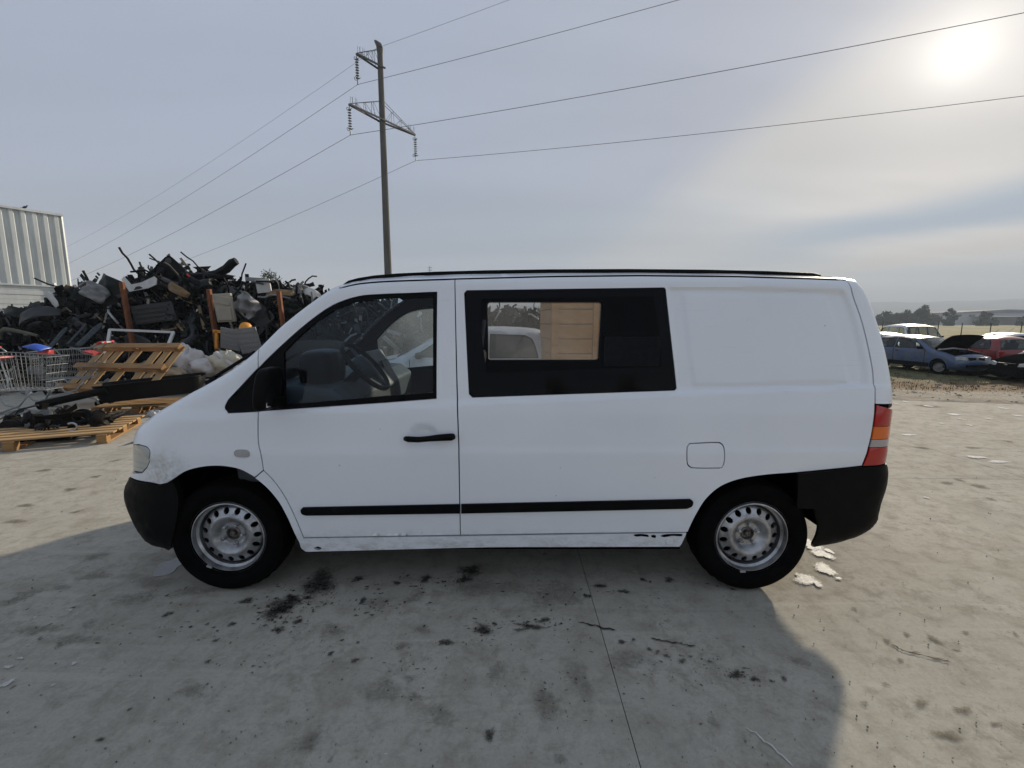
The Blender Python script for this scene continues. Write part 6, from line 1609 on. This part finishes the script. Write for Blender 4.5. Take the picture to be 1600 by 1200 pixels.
def car(label, loc, heading, paint, style='h', open_bonnet=False, scale=1.0, lower=None, windows_gone=False):
    rt = empty('scrap_car', loc, heading, label, 'car', 'scrapped cars'); rt.scale = (scale,) * 3
    OL = HATCH if style == 'h' else WAGON; Wd = 1.62 if style == 'h' else 1.74; zr = max(p[1] for p in OL); zw = .95 if style == 'h' else 1.16
    xz = [(p[0], p[1]) for p in OL]
    par = [{'b': (.22, .16), 't': (.16, .12), 'g': (.12, .08), 'r': (.10, .12), 'w': (.08, .06), 'h': (.12, .09), 'f': (.24, .13)}[p[2]] for p in OL]
    den = spline(xz, False, 4); parD = [tuple(np.interp(np.linspace(0, 1, len(den)), np.linspace(0, 1, len(par)), [q[c] for q in par])) for c in (0, 1)]; parD = list(zip(*parD))
    def surf(x, z):
        pts = np.stack([np.asarray(x, float), np.asarray(z, float)], 1); d, pr = dist_poly(pts, den, False, parD)
        q = np.clip(1 - d / pr[:, 0], 0, 1); r = pr[:, 1] * (1 - np.sqrt(np.maximum(0, 1 - q * q)))
        tb = np.interp(pts[:, 1], [.2, .35, .6, zw - .04, zw, zr - .1, zr], [.06, .02, 0, .01, .03, .17, .22])
        return -Wd / 2 + tb + r
    ax = (-1.22, 1.22) if style == 'h' else (-1.35, 1.42); ar = .335 if style == 'h' else .38; wr = .285 if style == 'h' else .34
    body = []
    low = .24 if style == 'h' else .30
    poly = den + [(ax[1] + ar, low)] + [(ax[1] + ar * math.cos(R(a)), wr + ar * math.sin(R(a))) for a in range(0, 181, 15)] + [(ax[1] - ar, low), (ax[0] + ar, low)] + [(ax[0] + ar * math.cos(R(a)), wr + ar * math.sin(R(a))) for a in range(0, 181, 15)] + [(ax[0] - ar, low)]
    wins = [spline(w, True, 4) for w in WIN[style]]
    me = panel_mesh('body_side', paint, surf, poly, wins, .075, 0, .02)
    def both(me, name):
        a = link_mesh(name, me, None, rt); b = link_mesh(name, me, None, rt); b.scale = (1, -1, 1); return a, b
    sides = both(me, 'body_side')
    if not windows_gone:
        for w in wins: both(panel_mesh('side_window', M_CGLASS, surf, offset(w, -.004), (), .15, -.012, 0), 'side_window')
    for w in wins: both(panel_mesh('window_rubber', M_TRIM, surf, offset(w, -.018), [offset(w, .006)], .12, .003, .006), 'window_rubber')
    # caps
    def cap(tags, name, mt, bul, inner=0.0, lift=None):
        ks = [i for i, p in enumerate(OL) if p[2] in tags]; i0, i1 = ks[0], min(ks[-1] + 1, len(OL) - 1)
        dd = np.array(spline(xz[i0:i1 + 1], False, 4)); t = np.gradient(dd, axis=0); t /= np.linalg.norm(t, axis=1, keepdims=True) + 1e-9; nr = np.stack([-t[:, 1], t[:, 0]], 1); ye = surf(dd[:, 0], dd[:, 1]); mb = MB()
        def fn(u, v):
            i = int(round(u * (len(dd) - 1))); s_ = math.sin((v - .5) * math.pi); k = bul * (1 - abs(s_) ** 2.2) - inner
            return Vector((dd[i, 0] + nr[i, 0] * k, ye[i] * -s_ if False else ye[i] * s_ * -1, dd[i, 1] + nr[i, 1] * k))
        mb.grid(fn, len(dd) - 1, 12)
        return mb
    cap('b', 'rear_bumper', lower or paint, .10).build('rear_bumper', lower or paint, rt, True)
    tg = cap('t', 'tailgate', paint, .05).build('tailgate', paint, rt, True)
    cap('g', 'rear_window', M_CGLASS, .05).build('rear_window', M_CGLASS, rt, True)
    cap('r', 'roof', paint, .05).build('roof', paint, rt, True)
    cap('w', 'windscreen', M_CGLASS, .07).build('windscreen', M_CGLASS, rt, True)
    fb = cap('f', 'front_bumper', paint, .09).build('front_bumper', paint, rt, True)
    hb = cap('h', 'bonnet', paint, .05)
    if open_bonnet:
        hx, hz = [(p[0], p[1]) for p in OL if p[2] == 'h'][0]
        m_ = Matrix.Translation((hx, 0, hz + .02)) @ Matrix.Rotation(R(-58), 4, 'Y') @ Matrix.Translation((-hx, 0, -hz))
        hb.v = [tuple(m_ @ Vector(v)) for v in hb.v]
        o = hb.build('raised_bonnet', paint, rt, True)
        inn = MB(); inn.v = [tuple(m_ @ (Vector(v_) - Vector((0, 0, .03)))) for v_ in cap('h', '', paint, .05).v]; inn.f = list(hb.f); inn.build('bonnet_underside', M_DARK, o, True)
        mb = MB(); r = random.Random(3)
        mb.box((1.36, 0, .52), (.80, 1.25, .3)); 
        for k in range(14): mb.box((r.uniform(1.05, 1.65), r.uniform(-.5, .5), r.uniform(.68, .80)), (r.uniform(.08, .25), r.uniform(.08, .3), r.uniform(.06, .16)), (r.uniform(-.2, .2), r.uniform(-.2, .2), r.uniform(0, 3)))
        mb.build('engine_bay', M_DARK, rt)
        mb = MB(); mb.tube([(1.0, -.6, .93), (1.06, 0, .99), (1.0, .6, .93)], .03, 8); mb.build('scuttle_panel', M_WP, rt, True)
    else: hb.build('bonnet', paint, rt, True)
    # lamps, grille, plates, sills
    fx_ = max(p[0] for p in OL); zl = .62 if style == 'h' else .82
    for s in (-1, 1):
        mb = MB(); pl = [(-.20, -.055), (.17, -.075), (.20, .05), (.02, .085), (-.16, .05)]
        mb.prism([(y * s, z) for y, z in pl], .07, Matrix.Translation((fx_ - .075, s * (Wd / 2 - .27), zl + .02)) @ Matrix.Rotation(R(18) * s, 4, 'Z') @ Matrix(((0, 0, 1, 0), (1, 0, 0, 0), (0, 1, 0, 0), (0, 0, 0, 1)))); mb.build('headlamp', M_CLAMP, rt, bevel=.01)
        mb = MB(); mb.box((-fx_ + .06 if style == 'h' else -fx_ + .07, s * (Wd / 2 - .14), .78 if style == 'h' else 1.0), (.09, .17, .22 if style == 'h' else .34)); mb.build('tail_lamp', M_CRED, rt, bevel=.02)
        mb = MB(); mb.box((.52 if style == 'h' else 1.0, s * (Wd / 2 + .06), zw + .04), (.10, .17, .11)); mb.build('door_mirror', M_BLK, rt, bevel=.03)
        mb = MB(); mb.box((-.45, s * (Wd / 2 + .004), zw - .12), (.15, .02, .03)); mb.build('door_handle', M_BLK, rt)
        for xx in ((-.62, .70) if style == 'h' else (-1.03, -.07, 1.1)):
            mb = MB(); mb.box((xx, s * (Wd / 2 - .004), (zw + .30) / 2), (.008, .012, zw - .36)); mb.build('door_gap', M_DARK, rt)
        if lower is not None:
            mb = MB(); mb.box((.0, s * (Wd / 2 - .006), .34), (1.72, .03, .16)); mb.build('door_sill', lower, rt)
    mb = MB(); mb.box((fx_ + .03, 0, zl + .01), (.06, .62, .11)); gr = mb.build('grille', M_BLK, rt)
    mb = MB(); mb.lathe([(0, .012), (.05, .01), (.06, 0)], 14, Matrix.Translation((fx_ + .062, 0, zl + .01)) @ Matrix.Rotation(R(90), 4, 'Y') @ Matrix.Scale(.55, 4, (1, 0, 0))); mb.build('grille_badge', M_SI, gr, True)
    mb = MB(); mb.box((fx_ + .10, 0, .36), (.06, .9, .11)); mb.build('lower_intake', M_BLK, rt)
    mb = MB(); mb.box((-fx_ - .04, 0, .72), (.03, .46, .10)); mb.build('number_plate_recess', M_LG, rt)
    mb = MB(); mb.box((0, 0, .36), (fx_ * 1.7, Wd * .8, .2)); mb.box((-.3, 0, .5), (1.9, Wd * .86, .12)); mb.build('floor_pan', M_DARK, rt)
    for y in (-.36, .36):
        for x in (-.05, -.85):
            mb = MB(); mb.box((x, y, .62), (.5, .48, .14)); mb.box((x - .25, y, .92), (.12, .46, .56), (0, R(-12), 0)); mb.box((x - .33, y, 1.24), (.07, .22, .14), (0, R(-12), 0)); mb.build('seat', M_SEAT, rt, bevel=.03)
    mb = MB(); mb.box((.62, 0, .84), (.3, Wd * .8, .2)); mb.build('dashboard', M_BLK, rt, bevel=.03)
    for i, x in enumerate(ax):
        for s in (-1, 1):
            wh = empty('wheel'); wh.parent = rt; wh.location = (x, s * (Wd / 2 - .10), wr - .01); wh.rotation_euler = (0, 0, R(24) if (i == 1 and open_bonnet) else 0)
            m_ = Matrix.Rotation(R(90) * (1 if s < 0 else -1), 4, 'X'); k = wr / .285
            mb = MB(); mb.lathe([(.16 * k, -.16), (.25 * k, -.17), (.28 * k, -.15), (.285 * k, -.05), (.28 * k, .0), (.25 * k, .02), (.175 * k, .012)], 28, m_); mb.build('tyre', M_RUBBER, wh, True, 40)
            mb = MB(); mb.lathe([(0, -.0), (.05 * k, .0), (.08 * k, -.02), (.14 * k, -.02), (.16 * k, .0), (.178 * k, .012), (.178 * k, -.1)], 24, m_); mb.build('rim', M_CRIM, wh, True, 40)
            mb = MB(); mb.lathe([(ar - .01, -.02), (ar - .01, -.28)], 16, m_, *((0, math.pi) if s < 0 else (math.pi, 2 * math.pi)))
            ho = mb.build('wheel_housing', M_DARK, rt, True); ho.location = (x, s * (Wd / 2 - .04), wr)
    mb = MB(); mb.tube([(-.6, 0, zr + .0), (-.95, 0, zr + .28)], .006, 5); mb.build('aerial', M_BLK, rt)
    return rt
def paintm(name, col, dirt=(.16, .14, .11), amt=.5): return mat(name, col, .35, var=.10, vscale=2, dirt=dirt, dirt_amt=amt, dscale=2.5, coat=.6)
P_BLUE = paintm('faded_blue_car_paint', (.042, .09, .20)); P_RED = paintm('red_car_paint', (.27, .012, .014), (.10, .05, .04), .3); P_SIL = paintm('silver_car_paint', (.42, .45, .48)); P_WHT = paintm('white_car_paint', (.66, .68, .70)); P_DRK = mat('black_car_paint', (.006, .0065, .007), .55, var=.3, vscale=2, dirt=(.015, .0145, .013), dirt_amt=.5, dscale=2.5, spec=0); P_GRY = paintm('dull_silver_paint', (.52, .55, .58))
CZ = -.455
car('faded blue hatchback with its black-lined bonnet propped open', (17.05, 18.5, CZ), R(-84), P_BLUE, 'h', True, lower=M_BLK)
car('red hatchback seen from behind, right of the open bonnet', (19.42, 18.9, CZ), R(88), P_RED, 'h', lower=M_BLK)
car('white high-roofed estate car behind the blue hatchback', (23.25, 26.2, CZ), R(-108), P_WHT, 'w', windows_gone=True)
car('silver hatchback squeezed between the van tail and the white estate', (19.9, 23.6, CZ), R(-92), P_SIL, 'h')
car('white car half cut by the right photo edge behind the red hatchback', (25.6, 23.8, CZ), R(80), P_WHT, 'h')
car('black wrecked car front at the right photo edge', (18.9, 15.2, CZ - .08), R(176), P_DRK, 'h')
car('silver hatchback parked behind the van, seen only through its windows', (-1.0, 8.3, 0), R(178), P_GRY, 'h', lower=None)
# scrap metal lying before the cars
rj = random.Random(31)
for k, (px, py, Y, w, h, mt, lb) in enumerate(((1528, 585, 15.6, 1.3, .22, M_BP, 'black bumper lying on the ground before the blue hatchback'), (1560, 592, 14.8, 1.2, .2, M_BP, 'black plastic strip on the ground left of the wrecked car front'), (1405, 574, 19.5, .9, .14, M_LG, 'pale board on the ground under the blue hatchback'))):
    mb = sheet(rj, w, h, .25, .06, 12, 6); o = mb.build('loose_panel', mt, None, True, 45, solid=.015); p = onZ(px, py + 4, CZ + .02); o.location = p + Vector((0, 0, .10)); o.rotation_euler = (R(60), 0, R(-10 + 12 * k)); tag(o, lb, 'panel')
# tan wooden crate seen through the van's side windows
M_TAN = mat('tan_crate_board', (.46, .27, .115), .8, var=.18, vscale=2, dirt=(.28, .15, .06), dirt_amt=.5, stretch=(1, 1, 6))
def crate(loc, w, d, h, label):
    rt = empty('wooden_crate', loc, R(4), label, 'crate')
    n = 9
    for k in range(n):
        for yy in (-d / 2, d / 2):
            mb = MB(); mb.box((0, 0, 0), (w, .022, h / n - .01)); o = mb.build('plank', M_TAN, rt, bevel=.003, seg=1); o.location = (0, yy, h * (k + .5) / n)
        for xx in (-w / 2, w / 2):
            mb = MB(); mb.box((0, 0, 0), (.022, d - .03, h / n - .01)); o = mb.build('plank', M_TAN, rt); o.location = (xx, 0, h * (k + .5) / n)
    for xx in (-w / 2 + .06, 0, w / 2 - .06):
        mb = MB(); mb.box((xx, -d / 2 - .025, h / 2), (.10, .024, h)); mb.build('batten', M_TAN, rt)
    mb = MB(); mb.box((0, 0, h + .012), (w + .04, d + .04, .024)); mb.build('lid', M_TAN, rt)
p = onY(918, 500, 7.2); crate((p.x, 7.2, 0), 1.35, 1.1, 1.95, 'tall tan wooden crate seen through the van side windows')

# ------------------------------------------------------------------ haze
hz = MB(); hz.box((0, 1500, 84.5), (6900, 3900, 175))
hm = bpy.data.materials.new('pale_haze'); hm.use_nodes = True; nt = hm.node_tree; nt.nodes.clear()
pv_ = nt.nodes.new('ShaderNodeVolumePrincipled'); pv_.inputs['Color'].default_value = (.79, .885, 1.0, 1); pv_.inputs['Density'].default_value = .0007; pv_.inputs['Anisotropy'].default_value = .0
ou = nt.nodes.new('ShaderNodeOutputMaterial'); nt.links.new(pv_.outputs[0], ou.inputs['Volume'])
ho = hz.build('haze', hm); tag(ho, 'pale blue haze over the far fields', 'haze', kind='stuff')
